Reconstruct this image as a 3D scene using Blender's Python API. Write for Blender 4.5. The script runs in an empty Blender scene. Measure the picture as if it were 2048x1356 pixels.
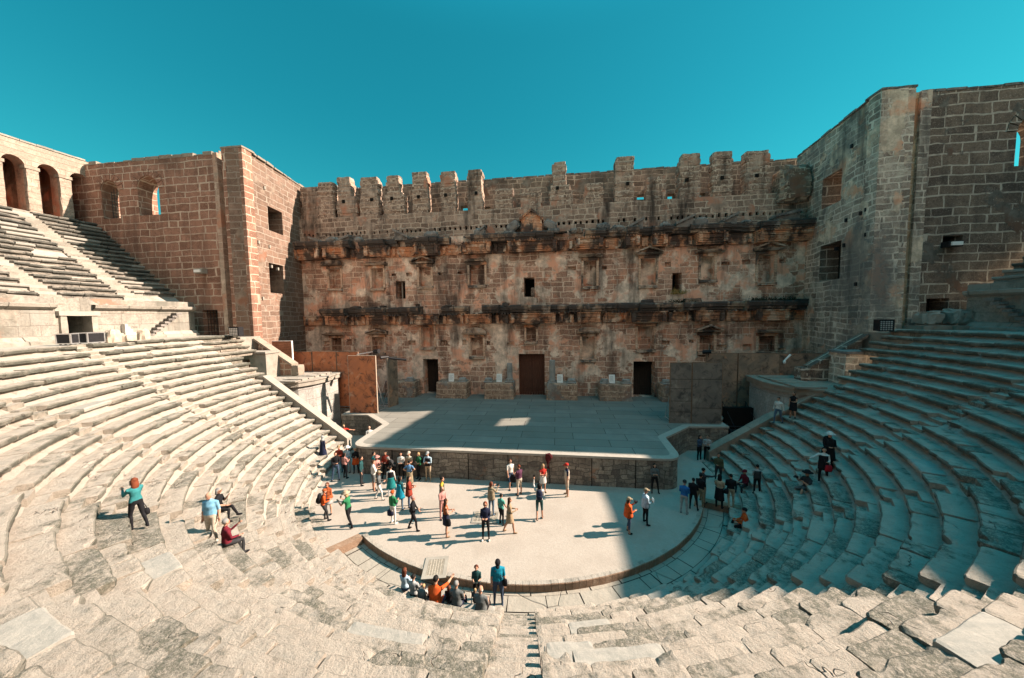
import bpy, math, random
import numpy as np
from mathutils import Vector, Matrix, noise

random.seed(7)
S = bpy.context.scene
COL = S.collection
PI = math.pi
rad = math.radians
U = random.uniform

# ------------------------------------------------------------------ node helpers
class NT:
    def __init__(s, name):
        s.m = bpy.data.materials.new(name); s.m.use_nodes = True
        s.t = s.m.node_tree; s.n = s.t.nodes; s.l = s.t.links
        s.b = s.n['Principled BSDF']; s.b.inputs['Roughness'].default_value = .9
        s.b.inputs['Specular IOR Level'].default_value = .15
        s.tc = s.n.new('ShaderNodeTexCoord')
    def put(s, sock, v):
        if hasattr(v, 'is_output') or isinstance(v, bpy.types.NodeSocket): s.l.new(v, sock)
        elif isinstance(v, (tuple, list)) and len(v) == 3 and sock.type == 'RGBA': sock.default_value = (*v, 1)
        else: sock.default_value = v
    def noise(s, scale, detail=4, rough=.6, vec=None, dist=0, dim='3D'):
        k = s.n.new('ShaderNodeTexNoise'); k.noise_dimensions = dim
        k.inputs['Scale'].default_value = scale; k.inputs['Detail'].default_value = detail
        k.inputs['Roughness'].default_value = rough; k.inputs['Distortion'].default_value = dist
        s.l.new(vec or s.tc.outputs['Object'], k.inputs['Vector']); return k.outputs['Fac']
    def vor(s, scale, feat='F1', vec=None, out='Distance'):
        k = s.n.new('ShaderNodeTexVoronoi'); k.feature = feat; k.inputs['Scale'].default_value = scale
        s.l.new(vec or s.tc.outputs['Object'], k.inputs['Vector']); return k.outputs[out]
    def map(s, vec, scale=(1, 1, 1), loc=(0, 0, 0), rot=(0, 0, 0)):
        k = s.n.new('ShaderNodeMapping'); s.l.new(vec, k.inputs['Vector'])
        k.inputs['Scale'].default_value = scale; k.inputs['Location'].default_value = loc; k.inputs['Rotation'].default_value = rot
        return k.outputs['Vector']
    def ramp(s, f, a, b, lo=0., hi=1.):
        k = s.n.new('ShaderNodeMapRange'); k.inputs['From Min'].default_value = a; k.inputs['From Max'].default_value = b
        k.inputs['To Min'].default_value = lo; k.inputs['To Max'].default_value = hi; s.l.new(f, k.inputs['Value']); return k.outputs['Result']
    def math(s, op, a, b=0.):
        k = s.n.new('ShaderNodeMath'); k.operation = op; s.put(k.inputs[0], a); s.put(k.inputs[1], b); return k.outputs[0]
    def mix(s, f, a, b, mode='MIX'):
        k = s.n.new('ShaderNodeMix'); k.data_type = 'RGBA'; k.blend_type = mode
        s.put(k.inputs[0], f); s.put(k.inputs[6], a); s.put(k.inputs[7], b); return k.outputs[2]
    def vadd(s, a, b, sc=1.):
        k = s.n.new('ShaderNodeVectorMath'); k.operation = 'SCALE'; s.l.new(b, k.inputs[0]); k.inputs[3].default_value = sc
        q = s.n.new('ShaderNodeVectorMath'); q.operation = 'ADD'; s.l.new(a, q.inputs[0]); s.l.new(k.outputs[0], q.inputs[1]); return q.outputs[0]
    def noisec(s, scale, vec=None, detail=2):
        k = s.n.new('ShaderNodeTexNoise'); k.inputs['Scale'].default_value = scale; k.inputs['Detail'].default_value = detail
        s.l.new(vec or s.tc.outputs['Object'], k.inputs['Vector'])
        q = s.n.new('ShaderNodeVectorMath'); q.operation = 'SUBTRACT'; s.l.new(k.outputs['Color'], q.inputs[0]); q.inputs[1].default_value = (.5, .5, .5)
        return q.outputs[0]
    def attr(s, name):
        k = s.n.new('ShaderNodeAttribute'); k.attribute_name = name; return k.outputs['Fac']
    def uv(s):
        return s.tc.outputs['UV']
    def brick(s, vec, w, h, mort, off=.5, smooth=.1):
        k = s.n.new('ShaderNodeTexBrick'); s.l.new(vec, k.inputs['Vector']); k.offset = off; k.squash = 1.; k.squash_frequency = 3; k.offset_frequency = 2
        k.inputs['Scale'].default_value = 1; k.inputs['Brick Width'].default_value = w; k.inputs['Row Height'].default_value = h
        k.inputs['Mortar Size'].default_value = mort; k.inputs['Mortar Smooth'].default_value = smooth; k.inputs['Bias'].default_value = 0
        k.inputs['Color1'].default_value = (0, 0, 0, 1); k.inputs['Color2'].default_value = (1, 1, 1, 1); k.inputs['Mortar'].default_value = (.5, .5, .5, 1)
        return k.outputs['Color'], k.outputs['Fac']
    def bump(s, h, st=.5, d=.05, prev=None):
        k = s.n.new('ShaderNodeBump'); k.inputs['Strength'].default_value = st; k.inputs['Distance'].default_value = d
        s.l.new(h, k.inputs['Height'])
        if prev: s.l.new(prev, k.inputs['Normal'])
        return k.outputs['Normal']
    def nz(s):
        g = s.n.new('ShaderNodeNewGeometry'); k = s.n.new('ShaderNodeSeparateXYZ'); s.l.new(g.outputs['Normal'], k.inputs[0]); return k.outputs[2]
    def done(s, col, nrm=None, rough=None):
        s.put(s.b.inputs['Base Color'], col)
        if nrm: s.l.new(nrm, s.b.inputs['Normal'])
        if rough is not None: s.put(s.b.inputs['Roughness'], rough)
        return s.m

def plain(name, c, rough=.8, var=.25, scale=8., metal=0.):
    t = NT(name); n = t.noise(scale, 3)
    t.b.inputs['Metallic'].default_value = metal
    return t.done(t.mix(t.ramp(n, .3, .7), tuple(x * (1 - var) for x in c), tuple(min(1, x * (1 + var)) for x in c)), None, rough)

def seat_stone(name, c1, c2, lich, gray, lichen=.5, fine=1., crust=.35):
    """weathered limestone: pale ground, per-block tint, grey-green lichen crusts, pits and cracks"""
    t = NT(name); tint = t.attr('tint')
    big = t.noise(.45, 4); mid = t.noise(2.2, 6, .65); fn = t.noise(17, 6, .75)
    streak = t.noise(3., 5, .65, t.map(t.tc.outputs['Object'], (1, 3.4, 1.2), rot=(0, 0, .35)))
    c = t.mix(t.ramp(mid, .35, .65), c1, c2)
    c = t.mix(t.ramp(tint, .3, 1, 0, .45), c, t.mix(t.ramp(streak, .35, .65), c2, gray))
    c = t.mix(t.math('MULTIPLY', t.ramp(streak, .52, .66), .42), c, gray)
    g = t.math('ADD', t.math('MULTIPLY', big, .55), t.math('MULTIPLY', mid, .6))
    g = t.math('ADD', g, t.math('MULTIPLY', t.ramp(tint, .5, .95), .16))
    lm = t.math('MULTIPLY', t.ramp(g, .62, .7), t.ramp(t.math('ADD', t.math('MULTIPLY', t.noise(9, 6, .8), .55), t.math('MULTIPLY', t.noise(30, 4, .8), .45)), .43, .53))
    c = t.mix(t.math('MULTIPLY', lm, lichen), c, lich)
    side = t.ramp(t.nz(), .15, .75, 1, 0)
    c = t.mix(t.math('MULTIPLY', side, t.math('MULTIPLY', t.ramp(t.noise(1.3, 4), .28, .52), crust)), c, lich)
    c = t.mix(t.ramp(t.noise(34, 5, .8), .56, .7, 0, .55), c, tuple(x * .35 for x in lich))
    c = t.mix(t.ramp(fn, .22, .36, .35, 0), c, tuple(min(.8, x * 1.25) for x in c1))
    crack = t.ramp(t.vor(1.1, 'DISTANCE_TO_EDGE', t.vadd(t.tc.outputs['Object'], t.noisec(2.5), .9)), 0, .018, 1, 0)
    crack = t.math('MULTIPLY', crack, t.ramp(t.noise(.8, 2), .58, .66))
    c = t.mix(t.math('MULTIPLY', crack, .75), c, (.07, .055, .045))
    new = t.ramp(tint, .955, .957, 0, .8)
    c = t.mix(new, c, t.mix(t.ramp(streak, .3, .7), (.35, .325, .285), (.27, .26, .235)))
    h = t.math('ADD', t.math('MULTIPLY', mid, 1.2), t.math('MULTIPLY', fn, .55))
    h = t.math('ADD', h, t.math('MULTIPLY', t.noise(45, 4, .8), .3))
    h = t.math('SUBTRACT', h, crack)
    k = t.n.new('ShaderNodeBump'); k.inputs['Distance'].default_value = .1 * fine; t.l.new(h, k.inputs['Height'])
    t.l.new(t.ramp(tint, .95,   .957, .9, .3), k.inputs['Strength'])
    return t.done(c, k.outputs['Normal'], .92)

def sp1(t, x):
    c = t.n.new('ShaderNodeCombineXYZ'); t.l.new(x, c.inputs[0]); return c.outputs[0]
def masonry(name, b1, b2, mort, w, h, ms, plaster=None, pl=.5, stain=None, st=.5, mvar=0., warp=.16, patch=None, wash=None):
    """ashlar wall: warped courses, uneven mortar, rough stone faces, plaster remains and weather streaks; UVs are metres on the wall"""
    t = NT(name); uv = t.uv()
    v2 = t.vadd(t.vadd(uv, t.noisec(.55, uv), warp * 2.2), t.noisec(2.3, uv), warp * .75)
    sp = t.n.new('ShaderNodeSeparateXYZ'); t.l.new(v2, sp.inputs[0]); uu, vv = sp.outputs[0], sp.outputs[1]
    v3 = t.math('ADD', vv, t.math('MULTIPLY', t.math('SUBTRACT', t.noise(.55 / h * .6, 1, .5, sp1(t, vv)), .5), h * 1.5))
    wn = t.n.new('ShaderNodeTexWhiteNoise'); wn.noise_dimensions = '1D'; t.l.new(t.math('FLOOR', t.math('DIVIDE', v3, h)), wn.inputs['W']); rw = wn.outputs['Value']
    u3 = t.math('ADD', t.math('MULTIPLY', uu, t.ramp(rw, 0, 1, .72, 1.3)), t.math('MULTIPLY', rw, 17.3))
    u3 = t.math('ADD', u3, t.math('MULTIPLY', t.math('SUBTRACT', t.noise(.75 / w, 1, .5, sp1(t, t.math('ADD', uu, t.math('MULTIPLY', rw, 61.)))), .5), w * 1.5))
    cb = t.n.new('ShaderNodeCombineXYZ'); t.l.new(u3, cb.inputs[0]); t.l.new(v3, cb.inputs[1])
    bc, bf = t.brick(cb.outputs[0], w, h, ms, 0.)
    fn = t.noise(7, 6, .72); mid = t.noise(1.4, 5, .65); big = t.noise(.22, 4, .6)
    c = t.mix(bc, b1, b2)
    c = t.mix(t.ramp(fn, .42, .7, 0, .6), c, tuple(x * .4 for x in b1))
    c = t.mix(t.ramp(mid, .5, .72, 0, .55), c, tuple(min(.7, x * 1.45) for x in b2))
    c = t.mix(t.ramp(t.noise(21, 4, .75), .54, .68, 0, .6), c, tuple(x * .3 for x in b1)); c = t.mix(t.ramp(t.noise(17, 3, .7, t.map(t.tc.outputs['Object'], (1, 1, 1), (3, 8, 1))), .58, .7, 0, .5), c, tuple(min(.8, x * 1.3) for x in mort))
    if patch: c = t.mix(t.ramp(t.noise(.55, 4), .54, .62, 0, .75), c, patch)
    bf2 = t.math('MULTIPLY', bf, t.ramp(t.noise(2.1, 4), .32, .52, 1 - mvar, 1))
    c = t.mix(bf2, c, t.mix(t.ramp(fn, .3, .7), tuple(x * .78 for x in mort), mort))
    pm = None
    if plaster:
        pn = t.noise(.42, 7, .62, t.map(t.tc.outputs['Object'], (1, 1, 1.0), (3.3, 0, 7.1)))
        pm = t.ramp(pn, .6 - pl * .2, .63 - pl * .2)
        pc = t.mix(t.ramp(t.noise(1.1, 6, .7), .36, .6), plaster, tuple(x * .5 for x in plaster))
        pc = t.mix(t.ramp(t.noise(.5, 5, .6, t.map(t.tc.outputs['Object'], (1, 1, 1), (9, 2, 4))), .5, .6), pc, (plaster[0] * .78, plaster[1] * .52, plaster[2] * .44))
        pc = t.mix(t.ramp(fn, .55, .75, 0, .5), pc, tuple(x * .4 for x in plaster))
        c = t.mix(pm, c, pc)
    if wash:
        c = t.mix(t.ramp(t.noise(.3, 6, .65, t.map(t.tc.outputs['Object'], (1, 1, .6), (1, 5, 2))), .47, .62, 0, .8), c, wash)
    if stain:
        sn = t.noise(.9, 6, .65, t.map(t.tc.outputs['Object'], (1, 1, .16)))
        c = t.mix(t.math('MULTIPLY', t.ramp(t.math('ADD', t.math('MULTIPLY', sn, .7), t.math('MULTIPLY', big, .35)), .52, .66), st), c, stain)
    hh = t.math('ADD', t.math('MULTIPLY', fn, .35), t.math('MULTIPLY', mid, .35))
    inv = t.math('SUBTRACT', 1., bf)
    if pm is not None: inv = t.math('MULTIPLY', inv, t.math('SUBTRACT', 1., t.math('MULTIPLY', pm, .9)))
    hh = t.math('ADD', hh, t.math('MULTIPLY', inv, .45))
    if pm is not None: hh = t.math('ADD', hh, t.math('MULTIPLY', pm, .6))
    return t.done(c, t.bump(hh, .8, .09), .93)

# ------------------------------------------------------------------ mesh builder
class MB:
    def __init__(s): s.v = []; s.f = []; s.m = []; s.t = []
    def face(s, pts, m=0, t=.5):
        i = len(s.v); s.v.extend(tuple(p) for p in pts); s.f.append(tuple(range(i, i + len(pts)))); s.m.append(m); s.t.append(t)
    def grid(s, rows, m=0, t=.5, closed=False, cap=False):
        """rows: list of equal-length point lists, skinned"""
        i0 = len(s.v); n = len(rows[0])
        for r in rows: s.v.extend(tuple(p) for p in r)
        for a in range(len(rows) - 1):
            for b in range(n if closed else n - 1):
                c = (b + 1) % n
                s.f.append((i0 + a * n + b, i0 + a * n + c, i0 + (a + 1) * n + c, i0 + (a + 1) * n + b)); s.m.append(m); s.t.append(t)
        if cap:
            s.f.append(tuple(i0 + b for b in range(n))[::-1]); s.f.append(tuple(i0 + (len(rows) - 1) * n + b for b in range(n)))
            s.m += [m, m]; s.t += [t, t]
    def box(s, x0, x1, y0, y1, z0, z1, m=0, t=.5, j=0., M=None):
        P = [Vector((x, y, z)) for z in (z0, z1) for x, y in ((x0, y0), (x1, y0), (x1, y1), (x0, y1))]
        if j: P = [p + Vector((U(-j, j), U(-j, j), U(-j, j))) for p in P]
        if M is not None: P = [M @ p for p in P]
        i = len(s.v); s.v.extend(tuple(p) for p in P)
        for q in ((3, 2, 1, 0), (4, 5, 6, 7), (0, 1, 5, 4), (1, 2, 6, 5), (2, 3, 7, 6), (3, 0, 4, 7)):
            s.f.append(tuple(i + k for k in q)); s.m.append(m); s.t.append(t)
    def prism(s, poly, z0, z1, m=0, t=.5, top=None):
        """poly: ccw xy list, z1 number"""
        n = len(poly); i = len(s.v)
        s.v.extend((x, y, z0) for x, y in poly); s.v.extend((x, y, z1) for x, y in poly)
        s.f.append(tuple(i + k for k in range(n))[::-1]); s.f.append(tuple(i + n + k for k in range(n)))
        s.m += [m, m if top is None else top]; s.t += [t, t]
        for k in range(n):
            q = (k + 1) % n; s.f.append((i + k, i + q, i + n + q, i + n + k)); s.m.append(m); s.t.append(t)
    def slab(s, poly3, off, m=0, t=.5):
        """extrude a planar 3d polygon by the vector off"""
        off = Vector(off); n = len(poly3); A = [Vector(p) for p in poly3]; i = len(s.v)
        s.v.extend(tuple(p) for p in A); s.v.extend(tuple(p + off) for p in A)
        nn = (A[1] - A[0]).cross(A[2] - A[0])
        fl = nn.dot(off) > 0
        a = tuple(range(i, i + n)); b = tuple(range(i + n, i + 2 * n))
        s.f += [a[::-1] if fl else a, b if fl else b[::-1]]; s.m += [m, m]; s.t += [t, t]
        for k in range(n):
            q = (k + 1) % n; fc = (i + k, i + q, i + n + q, i + n + k)
            s.f.append(fc if fl else fc[::-1]); s.m.append(m); s.t.append(t)
    def rough_box(s, x0, x1, y0, y1, z0, z1, m=0, t=.5, seg=.25, amp=.04, freq=1.6, M=None, rnd=.0):
        """a box of small faces with noise-broken surfaces"""
        def ax(a, b): return [a + (b - a) * k / max(1, round((b - a) / seg)) for k in range(max(1, round((b - a) / seg)) + 1)]
        X, Y, Z = ax(x0, x1), ax(y0, y1), ax(z0, z1); idx = {}
        o = Vector((U(-50, 50), U(-50, 50), U(-50, 50))); c = Vector(((x0 + x1) / 2, (y0 + y1) / 2, (z0 + z1) / 2))
        hx, hy, hz = (x1 - x0) / 2, (y1 - y0) / 2, (z1 - z0) / 2
        def V(a, b, cc):
            k = (a, b, cc)
            if k not in idx:
                p = Vector((X[a], Y[b], Z[cc])); e = sum((a in (0, len(X) - 1), b in (0, len(Y) - 1), cc in (0, len(Z) - 1)))
                d = noise.noise_vector((p + o) * freq) * amp + noise.noise_vector((p + o) * freq * 3.7) * amp * .4
                q = p + d
                if e > 1 and rnd: q = q + (c - p).normalized() * rnd * (e - 1) * (1 + noise.noise((p + o) * 2.3))
                if M is not None: q = M @ q
                idx[k] = len(s.v); s.v.append(tuple(q))
            return idx[k]
        def F(*ks): s.f.append(tuple(V(*k) for k in ks)); s.m.append(m); s.t.append(t)
        nx, ny, nz = len(X) - 1, len(Y) - 1, len(Z) - 1
        for a in range(nx):
            for b in range(ny):
                F((a, b, nz), (a + 1, b, nz), (a + 1, b + 1, nz), (a, b + 1, nz)); F((a, b + 1, 0), (a + 1, b + 1, 0), (a + 1, b, 0), (a, b, 0))
        for a in range(nx):
            for b in range(nz):
                F((a, 0, b), (a + 1, 0, b), (a + 1, 0, b + 1), (a, 0, b + 1)); F((a, ny, b + 1), (a + 1, ny, b + 1), (a + 1, ny, b), (a, ny, b))
        for a in range(ny):
            for b in range(nz):
                F((0, a, b + 1), (0, a + 1, b + 1), (0, a + 1, b), (0, a, b)); F((nx, a, b), (nx, a + 1, b), (nx, a + 1, b + 1), (nx, a, b + 1))
    def tube(s, p0, p1, r0, r1, n=8, m=0, t=.5, cap=True, ex=None):
        p0, p1 = Vector(p0), Vector(p1); d = (p1 - p0); L = d.length
        if L < 1e-6: return
        d /= L; a = d.orthogonal().normalized(); b = d.cross(a)
        s.grid([[p + (a * math.cos(2 * PI * k / n) + b * math.sin(2 * PI * k / n)) * r for k in range(n)] for p, r in ((p0, r0), (p1, r1))], m, t, True, cap)
    def loft(s, secs, n=12, m=0, t=.5):
        """secs: (centre, ax vector, ay vector) ellipses"""
        s.grid([[Vector(c) + Vector(a) * math.cos(2 * PI * k / n) + Vector(b) * math.sin(2 * PI * k / n) for k in range(n)] for c, a, b in secs], m, t, True, True)
    def ball(s, c, rx, ry, rz, n=10, k=6, m=0, t=.5, M=None, amp=0., o=0.):
        c = Vector(c); rows = []
        for i in range(1, k):
            th = PI * i / k; rr = []
            for j in range(n):
                q = Vector((rx * math.sin(th) * math.cos(2 * PI * j / n), ry * math.sin(th) * math.sin(2 * PI * j / n), -rz * math.cos(th)))
                if amp: q *= 1 + amp * noise.noise(q.normalized() * 1.7 + Vector((o, o * 2, 1)))
                if M is not None: q = M @ q
                rr.append(c + q)
            rows.append(rr)
        s.grid(rows, m, t, True, True)
    def build(s, name, mats, parent=None, smooth=False, cyl=None, merge=False):
        me = bpy.data.meshes.new(name); me.from_pydata(s.v, [], s.f)
        for a in (mats if isinstance(mats, (list, tuple)) else [mats]): me.materials.append(a)
        nf = len(s.f)
        me.polygons.foreach_set('material_index', s.m)
        at = me.attributes.new('tint', 'FLOAT', 'FACE'); at.data.foreach_set('value', np.array(s.t, np.float32))
        me.update()
        nl = len(me.loops)
        vi = np.empty(nl, np.int32); me.loops.foreach_get('vertex_index', vi)
        co = np.array(s.v, np.float64).reshape(-1, 3)[vi]
        nr = np.empty(nf * 3); me.polygons.foreach_get('normal', nr); nr = nr.reshape(-1, 3)
        lt = np.empty(nf, np.int32); me.polygons.foreach_get('loop_total', lt)
        fn = np.repeat(nr, lt, axis=0)
        if cyl:
            cx, cy, R = cyl; an = np.arctan2(co[:, 1] - cy, -(co[:, 0] - cx)); uu = an * R
        else:
            hx, hy = -fn[:, 1], fn[:, 0]; h = np.hypot(hx, hy) + 1e-9
            uu = (co[:, 0] * hx + co[:, 1] * hy) / h
        vv = co[:, 2].copy(); flat = np.abs(fn[:, 2]) > .75
        uu[flat] = co[flat, 0]; vv[flat] = co[flat, 1]
        ul = me.uv_layers.new(name='UVMap'); ul.data.foreach_set('uv', np.stack([uu, vv], 1).astype(np.float32).ravel())
        if smooth: me.polygons.foreach_set('use_smooth', [True] * nf)
        me.validate()
        o = bpy.data.objects.new(name, me); COL.objects.link(o)
        if parent is not None:
            o.parent = parent
            p = parent; M = Matrix()
            while p is not None and p.type == 'EMPTY' and not p.get('ident'): M = Matrix.LocRotScale(p.location, p.rotation_euler, None) @ M; p = p.parent
            if not parent.get('local'): o.matrix_parent_inverse = M.inverted()
        return o

def thing(name, label, cat, loc=(0, 0, 0), rz=0., group=None, local=False):
    o = bpy.data.objects.new(name, None); COL.objects.link(o); o.location = loc; o.rotation_euler = (0, 0, rz)
    o.empty_display_size = .2; o['label'] = label; o['category'] = cat
    if group: o['group'] = group
    if local: o['local'] = True
    return o
def tag(o, label, cat, group=None):
    o['label'] = label; o['category'] = cat
    if group: o['group'] = group
    return o
def struct(o): o['kind'] = 'structure'; return o

# ------------------------------------------------------------------ geometry constants (metres; X along the stage front, Y towards it, Z up)
CY = 22.025                                   # centre of the seating circle
R0, DR, DH, Z0 = 11.76, .5665, .4049, .035    # first seat row: radius, tread, rise, top
SL = DH / DR
NR = 22
def pol(r, a, z=0.): return Vector((r * math.cos(a), CY + r * math.sin(a), z))
def dip(a):                                   # the front of the curve bulges a little towards the axis stair
    c = math.cos(a + PI / 2); return -.25 * c * c * c if c > 0 else 0.
SUN_AZ, SUN_EL = rad(12.2), rad(33.9)

# ------------------------------------------------------------------ materials
M_seat = seat_stone('seat_limestone', (.43, .375, .315), (.37, .315, .26), (.13, .127, .1), (.27, .255, .22), .95)
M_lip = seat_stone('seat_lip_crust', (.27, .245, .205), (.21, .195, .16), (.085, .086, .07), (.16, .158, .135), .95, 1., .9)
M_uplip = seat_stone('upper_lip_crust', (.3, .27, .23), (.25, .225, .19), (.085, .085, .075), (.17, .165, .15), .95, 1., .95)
M_up = seat_stone('upper_limestone', (.33, .295, .25), (.27, .24, .205), (.075, .075, .068), (.175, .17, .158), .95)
M_pale = seat_stone('pale_dressed_stone', (.36, .325, .28), (.31, .275, .235), (.16, .15, .125), (.26, .245, .215), .6, .5)
M_orch = NT('orchestra_gravel')
def _o(t):
    fn = t.noise(9, 6, .75); mid = t.noise(.7, 4)
    c = t.mix(t.ramp(fn, .35, .65), (.31, .27, .23), (.36, .32, .275)); c = t.mix(t.ramp(t.noise(.35, 5, .65), .5, .58, 0, .35), c, (.27, .235, .2)); c = t.mix(t.ramp(mid, .4, .65, 0, .45), c, (.29, .25, .21))
    c = t.mix(t.ramp(t.noise(26, 3), .62, .75, 0, .4), c, (.22, .19, .165))
    return t.done(c, t.bump(t.math('ADD', fn, t.math('MULTIPLY', t.noise(40, 3), .5)), .5, .03), .95)
M_orch = _o(M_orch)
def _pave(name, a, b, jc, sc=1.):
    t = NT(name); v = t.vadd(t.tc.outputs['Object'], t.noisec(.9), .35)
    k = t.map(v, (sc, sc, .02))
    e = t.vor(.35, 'DISTANCE_TO_EDGE', k); cc = t.vor(1.6, 'F1', k, 'Color')
    c = t.mix(t.ramp(t.noise(1.5, 5), .35, .65), a, b); c = t.mix(.25, c, t.mix(cc, a, b)); c = t.mix(t.ramp(t.noise(14, 5, .7), .55, .75, 0, .45), c, tuple(x * .5 for x in b))
    j = t.ramp(e, 0, .008, 1, 0); c = t.mix(t.math('MULTIPLY', j, .5), c, jc)
    return t.done(c, t.bump(t.math('SUBTRACT', t.noise(6, 5), j), .6, .05), .9)
M_pave = _pave('walkway_paving', (.31, .28, .235), (.26, .235, .195), (.06, .05, .04), .95)
M_black2 = plain('joint_dirt', (.07, .055, .045), .95)
M_dia = _pave('gangway_paving', (.36, .335, .29), (.3, .28, .24), (.1, .09, .08), .8)
M_ground = plain('earth', (.3, .24, .17), .95, .3, .5)
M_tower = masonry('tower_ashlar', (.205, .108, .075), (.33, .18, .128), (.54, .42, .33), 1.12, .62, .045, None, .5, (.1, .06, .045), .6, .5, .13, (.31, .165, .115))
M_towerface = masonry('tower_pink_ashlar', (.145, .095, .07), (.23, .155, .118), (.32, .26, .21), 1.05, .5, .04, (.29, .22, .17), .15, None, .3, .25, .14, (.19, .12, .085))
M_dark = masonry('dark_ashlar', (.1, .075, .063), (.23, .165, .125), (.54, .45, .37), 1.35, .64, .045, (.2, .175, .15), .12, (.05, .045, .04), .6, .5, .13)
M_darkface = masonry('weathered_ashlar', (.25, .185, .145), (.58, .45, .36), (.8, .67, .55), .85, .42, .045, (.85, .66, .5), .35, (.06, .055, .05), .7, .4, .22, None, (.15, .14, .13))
M_ochre = masonry('ochre_ashlar', (.4, .26, .16), (.54, .37, .23), (.6, .47, .35), 1.1, .56, .04, (.46, .34, .22), .5, (.06, .055, .05), .5, .4, .2)
M_quoin = masonry('pale_sunlit_quoins', (.3, .2, .15), (.42, .31, .24), (.5, .4, .32), .9, .55, .03, (.52, .41, .32), .6, None, .5, .3)  # pale tone stands in for sun on the strip's side face
M_gang = masonry('gangway_wall_stone', (.24, .22, .19), (.31, .28, .24), (.17, .15, .125), 1.7, .95, .012, (.34, .3, .25), .3, (.13, .125, .105), .85, .3, .06, (.26, .25, .22))
M_facade = masonry('stage_wall', (.29, .16, .112), (.58, .345, .25), (.84, .64, .5), 1.0, .52, .034, (.95, .75, .6), .58, (.05, .038, .034), .82, .25, .17, (.6, .29, .185))
M_para = masonry('parapet_wall', (.17, .115, .088), (.42, .3, .228), (.58, .455, .36), .85, .46, .045, (.5, .38, .3), .3, (.045, .035, .03), .95, .35, .22)
M_back = masonry('back_wall', (.14, .1, .075), (.34, .245, .185), (.55, .42, .32), .9, .5, .045, (.26, .22, .18), .3, (.05, .048, .045), .6, .4, .2)
def _carved(name, a, b, d, dk):
    """carved stone: orange to cream with black crust in vertical runs and fine horizontal mouldings"""
    t = NT(name); fn = t.noise(6, 6, .7)
    c = t.mix(t.ramp(t.noise(.8, 5), .35, .65), a, b); c = t.mix(t.ramp(fn, .5, .75, 0, .6), c, tuple(x * .35 for x in a))
    c = t.mix(t.ramp(t.noise(1.1, 4, .6, t.map(t.tc.outputs['Object'], (1, 1, 1), (5, 5, 5))), .54, .62, 0, .75), c, d)
    run = t.noise(.75, 6, .62, t.map(t.tc.outputs['Object'], (1, 1, .6)))
    c = t.mix(t.math('MULTIPLY', t.ramp(run, .5 - dk * .12, .6 - dk * .12), .88), c, (.04, .04, .042))
    w = t.n.new('ShaderNodeTexWave'); w.wave_type = 'BANDS'; w.bands_direction = 'Z'; w.inputs['Scale'].default_value = 2.2; w.inputs['Distortion'].default_value = .6
    t.l.new(t.tc.outputs['Object'], w.inputs['Vector'])
    c = t.mix(t.ramp(w.outputs['Fac'], .12, .3, .55, 0), c, (.05, .035, .03))
    h = t.math('ADD', t.math('MULTIPLY', fn, .7), t.math('MULTIPLY', w.outputs['Fac'], .5))
    h = t.math('ADD', h, t.math('MULTIPLY', t.vor(5.5, 'F1'), .7))
    return t.done(c, t.bump(h, .8, .07), .9)
M_carve = _carved('carved_orange_stone', (.66, .27, .13), (.62, .39, .26), (.85, .68, .53), .42)
M_corn = _carved('crusted_cornice', (.3, .2, .145), (.46, .31, .21), (.46, .4, .35), .95)
M_gable = _carved('gable_stone', (.46, .31, .22), (.58, .45, .35), (.5, .47, .43), .2)
M_jamb = _carved('niche_jamb_stone', (.62, .4, .28), (.74, .53, .39), (.8, .64, .5), -.3)
M_frag = seat_stone('broken_cornice_stone', (.34, .31, .28), (.24, .21, .19), (.07, .07, .07), (.2, .2, .2), .9)
M_black = plain('dark_interior', (.012, .011, .01), 1., .2)
M_wood = NT('old_door_wood')
def _w(t, a, b):
    g = t.noise(5, 5, .6, t.map(t.tc.outputs['Object'], (4, 4, .3)))
    pl = t.ramp(t.math('PINGPONG', t.math('MULTIPLY', t.attr('tint'), 1.), 1.), 0, 1)
    return t.done(t.mix(t.ramp(g, .35, .65), a, b), t.bump(g, .5, .02), .8)
M_wood = _w(M_wood, (.07, .03, .02), (.115, .052, .034))
M_wood2 = _w(NT('dark_door_wood'), (.022, .017, .014), (.04, .03, .024))
def _rust(name, a, b, dk, pale):
    t = NT(name); n1 = t.noise(.75, 7, .66, None, .6); n2 = t.noise(1.6, 6, .7, t.map(t.tc.outputs['Object'], (1, 1, 1), (7, 3, 2)), .8)
    c = t.mix(t.ramp(n1, .36, .6), a, b); c = t.mix(t.ramp(n2, .5, .66, 0, .92), c, dk); c = t.mix(t.ramp(t.noise(.9, 6, .65, t.map(t.tc.outputs['Object'], (1, 1, 1), (1, 9, 4)), .7), .57, .7, 0, .7), c, pale)
    return t.done(c, t.bump(n2, .15, .02), .75)
M_rust = _rust('rust_painted_board', (.5, .175, .075), (.36, .14, .075), (.05, .035, .032), (.5, .33, .23))
M_slate = _rust('slate_painted_board', (.34, .22, .15), (.2, .15, .115), (.07, .055, .048), (.55, .27, .14))
M_slate2 = _rust('grey_painted_board', (.2, .165, .14), (.14, .12, .105), (.06, .055, .052), (.3, .26, .22))
M_clad = masonry('stage_cladding', (.13, .11, .095), (.31, .265, .215), (.1, .088, .078), .5, .27, .016, (.34, .295, .24), .25, (.07, .06, .052), .5, .3, .3)
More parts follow.
